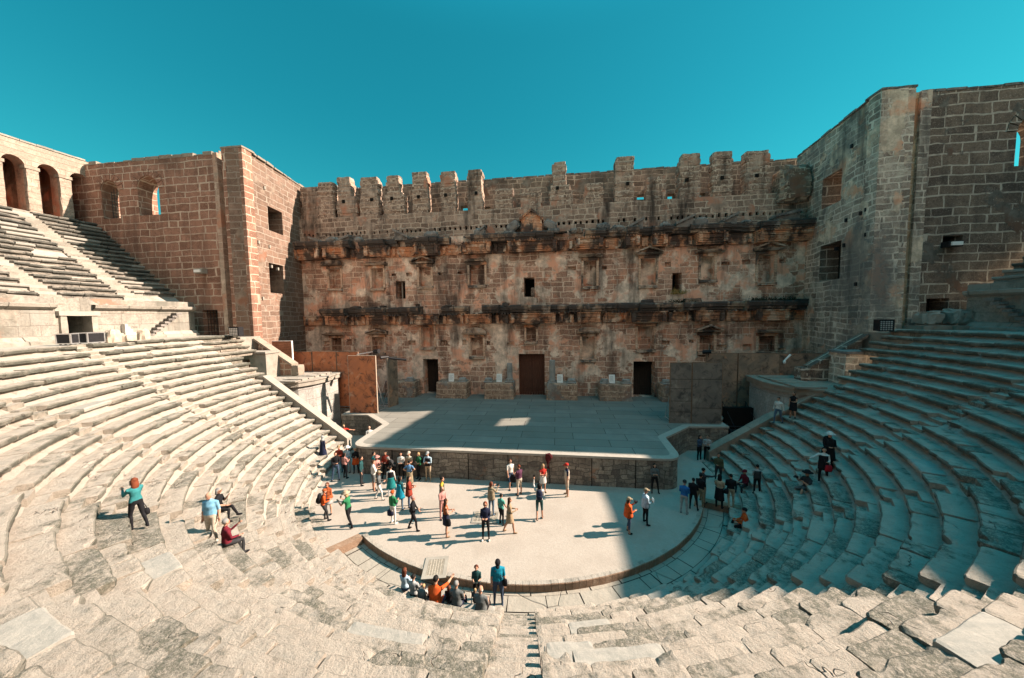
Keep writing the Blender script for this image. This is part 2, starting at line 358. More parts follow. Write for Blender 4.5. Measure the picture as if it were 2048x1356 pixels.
def _deck():
    t = NT('stage_deck'); uv = t.tc.outputs['Object']
    bc, bf = t.brick(t.map(uv, (1, 1, 1), (0, .15, 0)), 3.4, 1.15, .018, .35)
    c = t.mix(bc, (.19, .18, .155), (.25, .237, .21)); c = t.mix(t.ramp(t.noise(.28, 6, .65), .46, .6, 0, .55), c, (.15, .142, .125)); c = t.mix(t.ramp(t.noise(.8, 5), .35, .7, 0, .7), c, (.2, .19, .165)); c = t.mix(t.ramp(t.noise(9, 4), .6, .8, 0, .4), c, (.22, .2, .18))
    return t.done(t.mix(bf, c, (.06, .055, .05)), t.bump(t.math('SUBTRACT', t.noise(8, 3), bf), .3, .02), .8)
M_deck = _deck()
M_edge = plain('stage_edge_concrete', (.33, .3, .26), .85, .1, 4)
M_slabs = plain('parapet_concrete', (.27, .25, .215), .85, .12, 2.5)
M_metal = plain('black_metal', (.02, .02, .022), .45, .2)
M_alu = plain('aluminium', (.6, .6, .6), .35, .1, 8, .8)
M_white = plain('white_marble', (.46, .44, .4), .6, .1, 3)
M_sign = plain('notice_white', (.75, .74, .71), .5, .04)
M_ink = plain('notice_ink', (.25, .25, .26), .7, .1)
M_canvas = plain('canvas_cover', (.4, .33, .26), .9, .18, 3)
M_dry = plain('dry_weed', (.3, .22, .08), .9, .4, 6)
M_weed = plain('dark_weed', (.035, .04, .025), .9, .4, 6)
M_marcol = seat_stone('column_marble', (.4, .38, .35), (.32, .31, .29), (.16, .16, .15), (.3, .3, .3), .6, .5)
M_mesh = plain('window_grille', (.06, .06, .06), .6, .1)
M_maroon = plain('maroon_cloth', (.07, .012, .014), .85, .3, 12)
M_terra = masonry('terracotta_boards', (.3, .13, .075), (.38, .17, .1), (.2, .085, .05), 1.6, .2, .012, None, .5, None)
M_brickw = masonry('stair_wall_brick', (.2, .115, .085), (.34, .2, .14), (.44, .36, .29), .72, .46, .05, None, .5, None, 0, .1, .1)
M_cap = seat_stone('stair_cap_stone', (.33, .27, .215), (.28, .22, .175), (.17, .15, .12), (.26, .23, .2), .5, .6)
M_vault = masonry('parodos_wall', (.3, .29, .27), (.37, .355, .33), (.25, .235, .215), 1.0, .7, .012, None, .5, (.2, .18, .16), .5, .2, .05)
M_curb = seat_stone('curb_sandstone', (.27, .175, .12), (.23, .15, .1), (.2, .14, .1), (.36, .28, .21), .4, .5)

# ------------------------------------------------------------------ ground sheets
mb = MB(); N = 64
mb.grid([[(x, y, -.95) for x in np.linspace(-900, 900, 9)] for y in np.linspace(-900, 900, 9)][::1])
struct(mb.build('ground', M_ground))
AC0, AC1 = rad(-127), rad(-21)                # the raised curb of the orchestra runs between these bearings
RC = 10.62
mb = MB()
rim = [pol(12.6, rad(176)), pol(13.4, rad(-172)), pol(13.4, rad(-150)), pol(12.9, rad(-135)), pol(12.0, rad(-127.2))]
arc = [pol(RC + .0 + dip(AC0 + (AC1 - AC0) * k / 60) * .6, AC0 + (AC1 - AC0) * k / 60) for k in range(61)]
rim += arc + [pol(12.2, rad(-20.5)), pol(12.6, rad(-8)), pol(12.8, rad(6)), Vector((16, 24, 0)), Vector((22, 28, 0)), Vector((24, 34, 0)), Vector((-24, 34, 0)), Vector((-22, 28, 0)), Vector((-15, 23, 0))]
mb.face([(p.x, p.y, 0) for p in rim]); struct(mb.build('orchestra_floor', M_orch))
mb = MB()
mb.grid([[pol(r, AC0 - .02 + (AC1 - AC0 + .04) * k / 90, -.37) for k in range(91)] for r in (RC - .6, 11.2, 12.2)])
for lo, hi, l0, l1 in ((10.35, 10.83, .5, 1.3), (10.85, 11.5, .5, 1.5), (11.52, 12.4, .8, 1.7)):
    a = AC0 - .01
    while a < AC1:
        b = min(AC1 + .01, a + U(l0, l1) / lo); dz = U(-.012, .012)
        mb.grid([[pol(rr + dip(x) * .8, x, -.3 + dz - (.05 if rr in (lo + .015, hi) and 0 else 0)) for x in (a + .001, (a + b) / 2, b - U(.001, .004))] for rr in (lo + .005, hi)][::-1], 1, random.random()); a = b
struct(mb.build('walkway', [M_black2, M_pave]))
mb = MB()
mb.grid([[pol(r, rad(172.5) + rad(195) * k / 140, 8.436 + (0 if r < 28 else .01)) for k in range(141)] for r in (28.9, 26.5, 24.0)])
struct(mb.build('gangway_path', M_dia))

# curb of the orchestra with the two short returns that close the walkway
root = thing('orchestra_curb', 'low curved pinkish stone curb edging the gravel orchestra floor', 'curb', pol(RC, rad(-90)))
mb = MB(); tb = MB()
n = 74
for k in range(n):
    a0 = AC0 + (AC1 - AC0) * k / n; a1 = AC0 + (AC1 - AC0) * (k + 1) / n - .0012
    t = random.random() * .9; h = .012 + U(-.006, .006)
    A = [[pol(RC + dip(a) * .6 + q, a, zz) for q, zz in ((-.17, h), (.01, h), (.03, h - .03), (.02, -.2), (.0, -.5))] for a in (a0, (a0 + a1) / 2, a1)]
    A = [[p + Vector(noise.noise_vector(p * 2)) * .012 for p in r] for r in A]
    mb.grid([q[1:] for q in A], 0, t); tb.grid([q[:2] for q in A], 0, t)
mb.build('kerb_face', M_curb, root); tb.build('kerb_top', M_pale, root)
mb = MB()
for a, r1 in ((AC0, 12.1), (AC1, 12.35)):
    p, q = pol(RC, a), pol(r1, a); d = (q - p).normalized(); s = Vector((-d.y, d.x, 0)) * .2
    M = Matrix.Translation(p) @ Matrix.Rotation(math.atan2(d.y, d.x), 4, 'Z')
    mb.rough_box(0, (q - p).length, -.2, .2, -.5, .025, 0, .3, .3, .02, 1.5, M)
mb.build('end_wall', M_curb, root)

# ------------------------------------------------------------------ lower seats
def seat_block(mb, r, zt, h, a0, a1, seg, tread, fine, new=False):
    ln = (a1 - a0) * r; n = max(2, int(ln / seg) + 1)
    er = random.random() ** 1.6; t = random.random() * .95
    if new: t = .99; er = .03
    dz, dr, tl = U(-.026, .024), U(-.03, .03), U(-.03, .03)
    if new: dz, dr, tl = .02, -.01, 0
    elif random.random() < .06: dz -= .05; dr += .1; er = 1
    P = [(.15, -h), (.13, -.58 * h), (.06, -.46 * h), (-.022, -.38 * h), (-.038, -.07), (-.03, -.03), (-.005, -.004), (.06, 0.), (.2, -.008), (.38, -.014), (tread + .1, 0.)] if fine else \
        [(.15, -h), (.125, -.5 * h), (-.025, -.38 * h), (-.038, -.05), (-.008, -.004), (.12, 0.), (.34, -.012), (tread + .1, 0.)]
    o = Vector((U(-90, 90), U(-90, 90), U(-90, 90))); gap = U(.004, .03) / r
    st = []
    for i in range(n + 1):
        f = i / n; a = a0 + gap + (a1 - a0 - 2 * gap) * f; row = []
        e = 1 if i in (0, n) else 0
        for k, (pr, pz) in enumerate(P):
            q = pol(r + dr + pr + dip(a), a, zt + dz + pz + tl * (f - .5)); w = q + o
            back = k == len(P) - 1
            d = noise.noise_vector(w * 1.5) * (.012 + .03 * er) + noise.noise_vector(w * 5.5) * (.006 + .014 * er)
            if fine: d = d + noise.noise_vector(w * 13.) * (.003 + .006 * er)
            c = max(0., noise.noise(w * 1.9) - .18) * .34 * (er + .12)
            front = 0 < k < (8 if fine else 6)
            if k == 0 or back: d *= .3; c = 0
            rr = c * (1. if front else .15) + (e * .022 * (1 + er) if front else 0)
            q += d; out = Vector((math.cos(a), math.sin(a), 0)) * rr; q += out
            if front and pz > -.12: q.z -= c * .45 + e * .012
            row.append(q)
        st.append(row)
    i0 = len(mb.m); mb.grid(st, 0, t); q = len(P) - 1; lo_, hi_ = (2, 6) if fine else (1, 4)
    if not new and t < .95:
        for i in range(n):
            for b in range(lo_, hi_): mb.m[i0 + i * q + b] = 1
    for row, fl in ((st[0], 0), (st[-1], 1)):
        q = Vector(row[-1]); q.z -= h; pts = list(row) + [q]
        mb.face(pts if fl else pts[::-1], 0, t)

STAIRS = [rad(x) for x in (-162.5, -145.5, -128.5, -110.5, -84.6, -55.8, -34.6, -17.4)]
MARB = [(13, -105.6, .62), (9, -116, .55), (7, -95, .9), (0, -92.6, .85), (7, -80.4, .5), (4, -76.8, .55), (8, -77.5, .9), (12, -62.6, .75), (1, -62.4, .4), (3, -131, .7), (15, -151, .8), (10, -28, .7)]
SW = .38                                       # half width of a stair
def row_limits(k, r):
    yl, yr = (22.28, 23.0) if k < 14 else (22.95, 23.3) if k < 18 else (24.3 + .06 * (k - 14), 24.35 + .06 * (k - 14))
    return PI + 0 - math.asin(max(-.99, min(.99, (yl - CY) / r))) - 2 * PI, math.asin((yr - CY) / r)
WEDGES = {}
def wedge(b, k):
    if (b.name, k) not in WEDGES:
        o = bpy.data.objects.new('seat_wedge', None); COL.objects.link(o); o.parent = b; o.matrix_parent_inverse = Matrix.Translation(-b.location); o['ident'] = True; o.empty_display_size = .2
        WEDGES[b.name, k] = o
    return WEDGES[b.name, k]
bank = thing('seating_bank', 'lower bank of worn pale limestone seat rows curving round the orchestra', 'seating', pol(R0, -PI / 2, -.37))
for k in range(NR):
    r = R0 + DR * k; zt = Z0 + DH * k
    aL, aR = row_limits(k, r)
    cuts = [aL]
    for s in STAIRS:
        w = (SW if abs(s - STAIRS[4]) > .01 else .5) / r
        if s - w > aL + .03: cuts += [s - w, s + w]
        elif s + w > aL: cuts[0] = s + w
    cuts.append(aR)
    for c in range(0, len(cuts), 2):
        a0, a1 = cuts[c], cuts[c + 1]; a = a0; mb = MB()
        wk = sum(1 for s in STAIRS if s < (a0 + a1) / 2)
        fc = [(rad(z) - w2 / r, rad(z) + w2 / r) for kk_, z, w2 in MARB if kk_ == k and a0 < rad(z) - w2 / r and rad(z) + w2 / r < a1]
        while a < a1 - 1e-4:
            ln = U(.85, 2.3) if random.random() < .8 else U(.5, .9)
            b = a + ln / r
            if a1 - b < .55 / r: b = a1
            new = False
            for f0, f1 in fc:
                if abs(a - f0) < 1e-6: b = f1; new = True
                elif a < f0 < b + .4 / r: b = f0
            mid = (a + b) / 2
            near = rad(-126) < mid < rad(-42) and k < 12 or rad(-150) < mid < rad(-40) and 3 < k < 16
            mb_seg = .075 if near else .2
            h = DH + .02 if k else DH
            seat_block(mb, r, zt, h, a, b, mb_seg, DR, near, new)
            a = b
        mb.build('seat_row', [M_seat, M_lip], wedge(bank, wk))
for s in STAIRS:
    mb = MB()
    for k in range(NR):
        r = R0 + DR * k + dip(s); zt = Z0 + DH * k
        for j in range(2):
            ra = r + DR * .5 * j; z1 = zt - DH * .5 * (1 - j) ; w = (SW if abs(s - STAIRS[4]) > .01 else .5) + .02
            ang = math.atan2(pol(1, s).y - CY, pol(1, s).x)
            M = Matrix.Translation(pol(ra, s, 0)) @ Matrix.Rotation(s, 4, 'Z')
            fine = rad(-120) < s < rad(-50)
            mb.rough_box(0, DR * .5 + .1, -w, w, z1 - DH * .55, z1 + U(-.012, .012), 0, random.random() * .9, .14 if fine else .3, .012, 2., M, .012)
    mb.build('stairway', M_seat, bank)
mb = MB()
A0, A1 = rad(-179.8), rad(2)
mb.grid([[pol(r, A0 + (A1 - A0) * k / 90, z) for k in range(91)] for r, z in ((R0 + .3, -.9), (R0 + .3, -.12), (R0 + .3 + 21 * DR, -.12 + 21 * DH), (25.2, 8.3))][::-1])
mb.build('foundation', M_pale, bank)
# rounded riser blocks that stick up beside the seats on the left
root = thing('stone_seat_end', 'upright broken seat end casting a dark shadow beside the left first row', 'stone block', (-12.2, 15.7, .4))
mb = MB(); M = Matrix.Translation((-12.35, 15.5, .0)) @ Matrix.Rotation(rad(30), 4, 'Z')
mb.rough_box(-.22, .22, -.35, .35, -.02, 1.25, 0, .3, .15, .05, 1.3, M, .07); mb.build('block', M_seat, root)

# ------------------------------------------------------------------ upper seats, gangway wall, gallery
RW = 28.5
UL, UR = rad(173.4), rad(366.6)
wallroot = thing('gangway_wall', 'pale stone wall with mouldings behind the gangway below the upper seats', 'wall', pol(RW, PI, 8.44))
doors = [(rad(186.6), rad(189.3)), (rad(205), rad(207.5)), (rad(226), rad(228.5)), (rad(250), rad(252.5)), (rad(275), rad(277.5)), (rad(300), rad(302.5)), (rad(325), rad(327.5)), (rad(350.5), rad(353))]
def arcpts(r, a0, a1, z, n): return [pol(r, a0 + (a1 - a0) * k / n, z) for k in range(n + 1)]
mb = MB(); a = UL
segs = []
for d0, d1 in doors: segs.append((a, d0)); a = d1
segs.append((a, UR))
for a0, a1 in segs:
    n = max(2, int((a1 - a0) * 60))
    mb.grid([arcpts(r, a0, a1, z, n) for r, z in ((RW + .35, 11.3), (RW - .0, 11.28), (RW - .02, 10.86), (RW, 10.85), (RW, 10.52), (RW, 8.3))][::-1])
    for aa in (a0, a1):
        mb.face([pol(RW, aa, 8.3), pol(RW + 2.2, aa, 8.3), pol(RW + 2.2, aa, 10.6), pol(RW, aa, 10.6)] if aa == a0 else [pol(RW, aa, 10.6), pol(RW + 2.2, aa, 10.6), pol(RW + 2.2, aa, 8.3), pol(RW, aa, 8.3)])
for d0, d1 in doors:
    mb.grid([arcpts(r, d0, d1, z, 4) for r, z in ((RW + 2.2, 10.3), (RW, 10.3), (RW, 10.86), (RW - .0, 11.28), (RW + .35, 11.3))])
mb.build('wall', M_gang, wallroot, cyl=(0, CY, RW))
def mould(name, r, prof, gaps, mat):
    mb = MB(); a = UL; ss = []
    for d0, d1 in gaps: ss.append((a, d0)); a = d1
    ss.append((a, UR))
    for a0, a1 in ss:
        while a0 < a1 - .001:
            b = min(a1, a0 + U(1.2, 2.6) / r); n = 4; tt = random.random() * .9
            if random.random() < .2: tt = .99
            j = U(-.02, .02)
            mb.grid([[q + Vector(noise.noise_vector(q * 2)) * .015 for q in arcpts(r + dr + j, a0 + .0006, b - .0006, z, n)] for dr, z in prof], 0, tt); a0 = b
    mb.build(name, mat, wallroot)
mould('cornice', RW, ((.05, 10.5), (-.12, 10.54), (-.3, 10.66), (-.34, 10.85), (-.3, 10.87), (.3, 10.89)), [(rad(186.4), rad(190.2))], M_pale)
mould('base_moulding', RW, ((-.5, 8.43), (-.5, 8.62), (-.42, 8.66), (-.3, 8.68), (-.16, 8.9), (.02, 8.94)), doors, M_pale)
mb = MB()
for d0, d1 in doors:
    mb.grid([arcpts(RW + 2.1, d0, d1, z, 4) for z in (8.3, 10.6)])
mb.build('doorway', M_black, wallroot)
mb = MB()
for d0, d1 in doors:
    for aa in (d0 - .004, d1 + .004):
        M = Matrix.Translation(pol(RW - .06, aa, 0)) @ Matrix.Rotation(aa, 4, 'Z'); mb.rough_box(-.1, .5, -.16, .16, 8.4, 10.15, 0, .2, .3, .03, 1.4, M)
    M = Matrix.Translation(pol(RW - .12, (d0 + d1) / 2, 0)) @ Matrix.Rotation((d0 + d1) / 2, 4, 'Z'); mb.rough_box(-.12, .6, -1.05, 1.05, 10.15, 10.42, 0, .99, .3, .02, 1.4, M)
mb.build('door_surround', M_pale, wallroot)
mb = MB()
for sg in (0, 1):
    for j in range(8):
        aa = rad(180.2 - .56 * j); aa = aa if sg == 0 else rad(360) + PI - aa
        M = Matrix.Translation(pol(RW, aa, 8.74 + j * .225)) @ Matrix.Rotation(aa, 4, 'Z'); mb.rough_box(-.5, .1, -.2, .2, -.1, .06, 0, .3, .2, .012, 2, M)
mb.build('cantilever_steps', M_frag, wallroot)
mb = MB()
for sg in (0, 1):
    for j in range(4):
        aa = rad(183.1 - .3 * j); aa = aa if sg == 0 else rad(360) + PI - aa
        M = Matrix.Translation(pol(RW, aa, 8.75)) @ Matrix.Rotation(aa, 4, 'Z'); mb.box(-.32, .1, -.08, .08, 0, .8 - j * .2, 0, .99, 0, M)
mb.build('marble_steps', M_white, wallroot)

ubank = thing('seating_bank', 'upper bank of grey and white seat rows climbing to the arcade gallery', 'seating', pol(29.9, PI, 11))
UST = [rad(x) for x in (179.6, 188.1, 196.6, 205, 213.5, 222, 230.5, 239, 247.5, 256, 264.5, 273, 281.5, 290, 298.5, 307, 315.5, 324, 332.5, 341, 349.5, 359)]
UR0, UZ0 = 29.35, 11.32
for k in range(19):
    r = UR0 + DR * k; zt = UZ0 + .411 * k
    if k == 0: cuts = [UL, UR]
    else:
        cuts = [UL]
        for s in UST: cuts += [s - .5 / r, s + .5 / r]
        cuts.append(UR)
    for c in range(0, len(cuts), 2):
        a, a1 = cuts[c], cuts[c + 1]; mb = MB(); wk = sum(1 for s in UST if s < (a + a1) / 2)
        vis = a1 < rad(206) or a > rad(345)
        while a < a1 - 1e-4:
            b = a + (U(.9, 2.4) if vis else 4.) / r
            if a1 - b < .6 / r: b = a1
            if vis:
                q = random.random(); h = .42
                if random.random() > .035:
                    i0 = len(mb.t); seat_block(mb, r, zt, h, a, b, .45, DR, False)
                    if q < .2: mb.t[i0:] = [.99] * (len(mb.t) - i0)
            else:
                mb.grid([[pol(r + dr, aa, zt + dz) for aa in (a, b)] for dr, dz in ((.04, -.42), (-.03, -.05), (0, 0), (DR + .1, 0))][::-1], 0, random.random())
            a = b
        mb.build('seat_row', [M_up, M_uplip], wedge(ubank, wk))
for s in UST:
    mb = MB()
    for k in range(1, 19):
        for j in range(2):
            r = UR0 + DR * (k + .5 * j); z1 = UZ0 + .411 * k - .205 * (1 - j)
            mb.box(0, DR * .5 + .1, -.52, .52, z1 - .25, z1, 0, .99 if random.random() < .3 else random.random() * .9, .012, Matrix.Translation(pol(r, s, 0)) @ Matrix.Rotation(s, 4, 'Z'))
    mb.build('stairway', M_pale, ubank)
mb = MB(); mb.grid([[pol(r, UL + (UR - UL) * k / 120, z) for k in range(121)] for r, z in ((RW + .3, 10.9), (UR0 + .35, 11.1), (UR0 + .35 + 18 * DR, 11.1 + 18 * .411), (40.6, 18.9), (44.5, 18.95))][::-1])
mb.build('foundation', M_pale, ubank)

RG = 40.4
gal = thing('arcade_gallery', 'sunlit stone arcade with round arches along the top of the upper seats', 'arcade', pol(RG, PI, 19))
BAY = rad(2.62); a = rad(172.75); mb = MB(); pb = MB(); ob = MB(); nb = int((rad(366.6) - a) / BAY) + 1
M_gal = masonry('gallery_stone', (.3, .24, .19), (.35, .285, .23), (.24, .19, .15), 1.1, .5, .018, None, .5, (.25, .2, .16), .3, .2, .1)
M_galin = masonry('gallery_plaster', (.42, .24, .165), (.5, .3, .21), (.46, .33, .25), 1.2, .6, .02, (.56, .34, .25), .8, (.14, .1, .08), .3)
ZF, ZS, ZT, DP = 18.9, 22.4, 24.35, 1.15
for b in range(nb):
    a0 = a + BAY * b; w = BAY; p = .31 / RG            # pier half width as an angle
    ah = (w / 2 - p); am = a0 + w / 2
    vis = b < 12
    n = 12 if vis else 5; rise = ah * RG * 1.12
    arc = [(am - ah * math.cos(PI * i / n), ZS + rise * math.sin(PI * i / n)) for i in range(n + 1)]
    for rr, fl in ((RG, 1), (RG + DP, 0)):
        for i in range(n):
            q = [pol(rr, arc[i][0], arc[i][1]), pol(rr, arc[i + 1][0], arc[i + 1][1]), pol(rr, arc[i + 1][0], ZT), pol(rr, arc[i][0], ZT)]
            mb.face(q[::-1] if fl else q)
        for x0, x1 in ((a0, a0 + p), (a0 + w - p, a0 + w)):
            q = [pol(rr, x0, ZF), pol(rr, x1, ZF), pol(rr, x1, ZT), pol(rr, x0, ZT)]; mb.face(q[::-1] if fl else q)
    for i in range(n): pb.face([pol(RG, *arc[i]), pol(RG + DP, *arc[i]), pol(RG + DP, *arc[i + 1]), pol(RG, *arc[i + 1])][::-1])
    for x, fl in ((a0 + p, 0), (a0 + w - p, 1)):
        q = [pol(RG, x, ZF), pol(RG + DP, x, ZF), pol(RG + DP, x, ZS), pol(RG, x, ZS)]; pb.face(q if fl else q[::-1])
    q = [pol(RG - .02, a0, ZT), pol(RG - .02, a0 + w, ZT), pol(RG + DP, a0 + w, ZT + .05), pol(RG + DP, a0, ZT + .05)]; mb.face(q[::-1])
    if vis:
        for x in (a0, a0 + w):
            M = Matrix.Translation(pol(RG - .06, x, 0)) @ Matrix.Rotation(x, 4, 'Z'); mb.rough_box(-.08, .5, -.4, .4, ZS - .12, ZS + .14, 0, .5, .2, .03, 1.5, M)
            mb.rough_box(-.02, .3, -.33, .33, ZF - .2, ZS - .12, 0, .5, .25, .05, 1.1, M)
mb.build('arcade_wall', M_gal, gal); pb.build('arch_soffit', M_galin, gal)
ob.grid([arcpts(RG + 3.0, rad(172), rad(368), z, 120) for z in (18.5, 24.25)][::-1]); ob.grid([arcpts(r, rad(172), rad(368), 24.27, 120) for r in (RG + DP - .05, RG + 3.1)][::-1])
ob.build('rear_wall', M_galin, gal)
mb = MB()
for b in range(nb):
    x = a + BAY * b; q = [pol(RG + DP, x, ZF), pol(RG + 3, x, ZF), pol(RG + 3, x, ZS + .9), pol(RG + DP, x, ZS + .9)]
    mb.face(q); mb.face(q[::-1])
mb.build('cross_wall', M_galin, gal)
mb = MB(); x = UL
while x < rad(200):
    b = x + U(.5, 1.4) / RG; M = Matrix.Translation(pol(RG, (x + b) / 2, 0)) @ Matrix.Rotation((x + b) / 2, 4, 'Z')
    mb.rough_box(-.06, DP, -(b - x) * RG / 2 + .01, (b - x) * RG / 2 - .01, ZT + .01, ZT + U(.12, .2), 0, random.random() * .9, .3, .02, 1.5, M); x = b
mb.build('coping', M_pale, gal)

# ------------------------------------------------------------------ walls with openings
def wall(mb, O, Uv, Nn, W, z0, z1, holes, thick, m=0, mi=0, back=True, arch_n=10):
    """vertical wall: O start point on the front face at z=0, Uv along, Nn outward normal; holes (u0,u1,z0,z1,depth,kind)
    depth None goes through; kind 'a' has a round head, m/mi materials of face and reveals"""
    O, Uv, Nn = Vector(O), Vector(Uv), Vector(Nn)
    us = sorted({0., W, *[h[0] for h in holes], *[h[1] for h in holes]}); zs = sorted({z0, z1, *[h[2] for h in holes], *[h[3] for h in holes]})
    us = [u for u in us if 0 <= u <= W]; zs = [z for z in zs if z0 <= z <= z1]
    def pt(u, z, d=0.): q = O + Uv * u - Nn * d; return (q.x, q.y, z)
    fl = Uv.cross(Vector((0, 0, 1))).dot(Nn) > 0
    def quad(a, b, c, d, mm, flip=False):
        q = [a, b, c, d]
        mb.face(q if fl != flip else q[::-1], mm)
    def inh(u, z, thru=False):
        for h in holes:
            if h[0] < u < h[1] and h[2] < z < h[3] and (not thru or h[4] is None): return True
        return False
    for a, b in zip(us, us[1:]):
        run = None
        for c, d in zip(zs, zs[1:]):
            if inh((a + b) / 2, (c + d) / 2):
                if run is not None: quad(pt(a, run), pt(b, run), pt(b, c), pt(a, c), m); run = None
            elif run is None: run = c
        if run is not None: quad(pt(a, run), pt(b, run), pt(b, zs[-1]), pt(a, zs[-1]), m)
        if back:
            run = None
            for c, d in zip(zs, zs[1:]):
                if inh((a + b) / 2, (c + d) / 2, True):
                    if run is not None: quad(pt(a, run, thick), pt(b, run, thick), pt(b, c, thick), pt(a, c, thick), m, True); run = None
                elif run is None: run = c
            if run is not None: quad(pt(a, run, thick), pt(b, run, thick), pt(b, zs[-1], thick), pt(a, zs[-1], thick), m, True)
    if back:
        quad(pt(0, z1), pt(W, z1), pt(W, z1, thick), pt(0, z1, thick), m)
        quad(pt(0, z0, thick), pt(0, z0), pt(0, z1), pt(0, z1, thick), m); quad(pt(W, z0), pt(W, z0, thick), pt(W, z1, thick), pt(W, z1), m)
    for h in holes:
        a, b, c, d, dep = h[:5]; kind = h[5] if len(h) > 5 else ''
        D = thick if dep is None else dep
        zt = d
        if kind == 'a':
            rr = (b - a) / 2; zc = d - rr
            arc = [(a + rr - rr * math.cos(PI * i / arch_n), zc + rr * math.sin(PI * i / arch_n)) for i in range(arch_n + 1)]
            for (u0, q0), (u1, q1) in zip(arc, arc[1:]):
                quad(pt(u0, q0), pt(u1, q1), pt(u1, d), pt(u0, d), m)
                if dep is None: quad(pt(u0, q0, D), pt(u1, q1, D), pt(u1, d, D), pt(u0, d, D), m, True)
                quad(pt(u0, q0, D), pt(u1, q1, D), pt(u1, q1), pt(u0, q0), mi)
            zt = zc
        else: quad(pt(a, d, D), pt(b, d, D), pt(b, d), pt(a, d), mi)
        quad(pt(a, c), pt(b, c), pt(b, c, D), pt(a, c, D), mi)
        quad(pt(a, c, D), pt(a, zt, D), pt(a, zt), pt(a, c), mi, False) if False else quad(pt(a, c), pt(a, c, D), pt(a, zt, D), pt(a, zt), mi)
        quad(pt(b, c, D), pt(b, c), pt(b, zt), pt(b, zt, D), mi)
        if dep is not None:
            quad(pt(a, c, D), pt(b, c, D), pt(b, d, D), pt(a, d, D), h[6] if len(h) > 6 else mi)

def coping(mb, p, q, wid, z, h=(.1, .2), ln=(.6, 1.4), t=None, over=.06):
    """uneven top stones from p to q (xy), standing wid back from the line on its left"""
    p, q = Vector((*p, 0)), Vector((*q, 0)); d = q - p; L = d.length; a = math.atan2(d.y, d.x)
    M = Matrix.Translation(p) @ Matrix.Rotation(a, 4, 'Z'); x = 0
    while x < L - .05:
        b = min(L, x + U(*ln)); mb.rough_box(x + .01, b - .01, -over, wid, z - .02, z + U(*h), 0, random.random() * .9, .3, .03, 1.4, M, .02); x = b

# ------------------------------------------------------------------ towers at both ends of the stage
def arch_stones(mb, cx, zc, r, y, nrm, n=9, ln=.55, w=.06):
    """radial voussoirs of an arch head standing a little proud"""
    for i in range(n):
        a0 = PI * i / n + .03; a1 = PI * (i + 1) / n - .03
        P = [(cx - rr * math.cos(aa), y, zc + rr * math.sin(aa)) for rr, aa in ((r, a0), (r, a1), (r + ln, a1), (r + ln, a0))]
        mb.slab(P, (0, nrm * w, 0), 0, random.random())

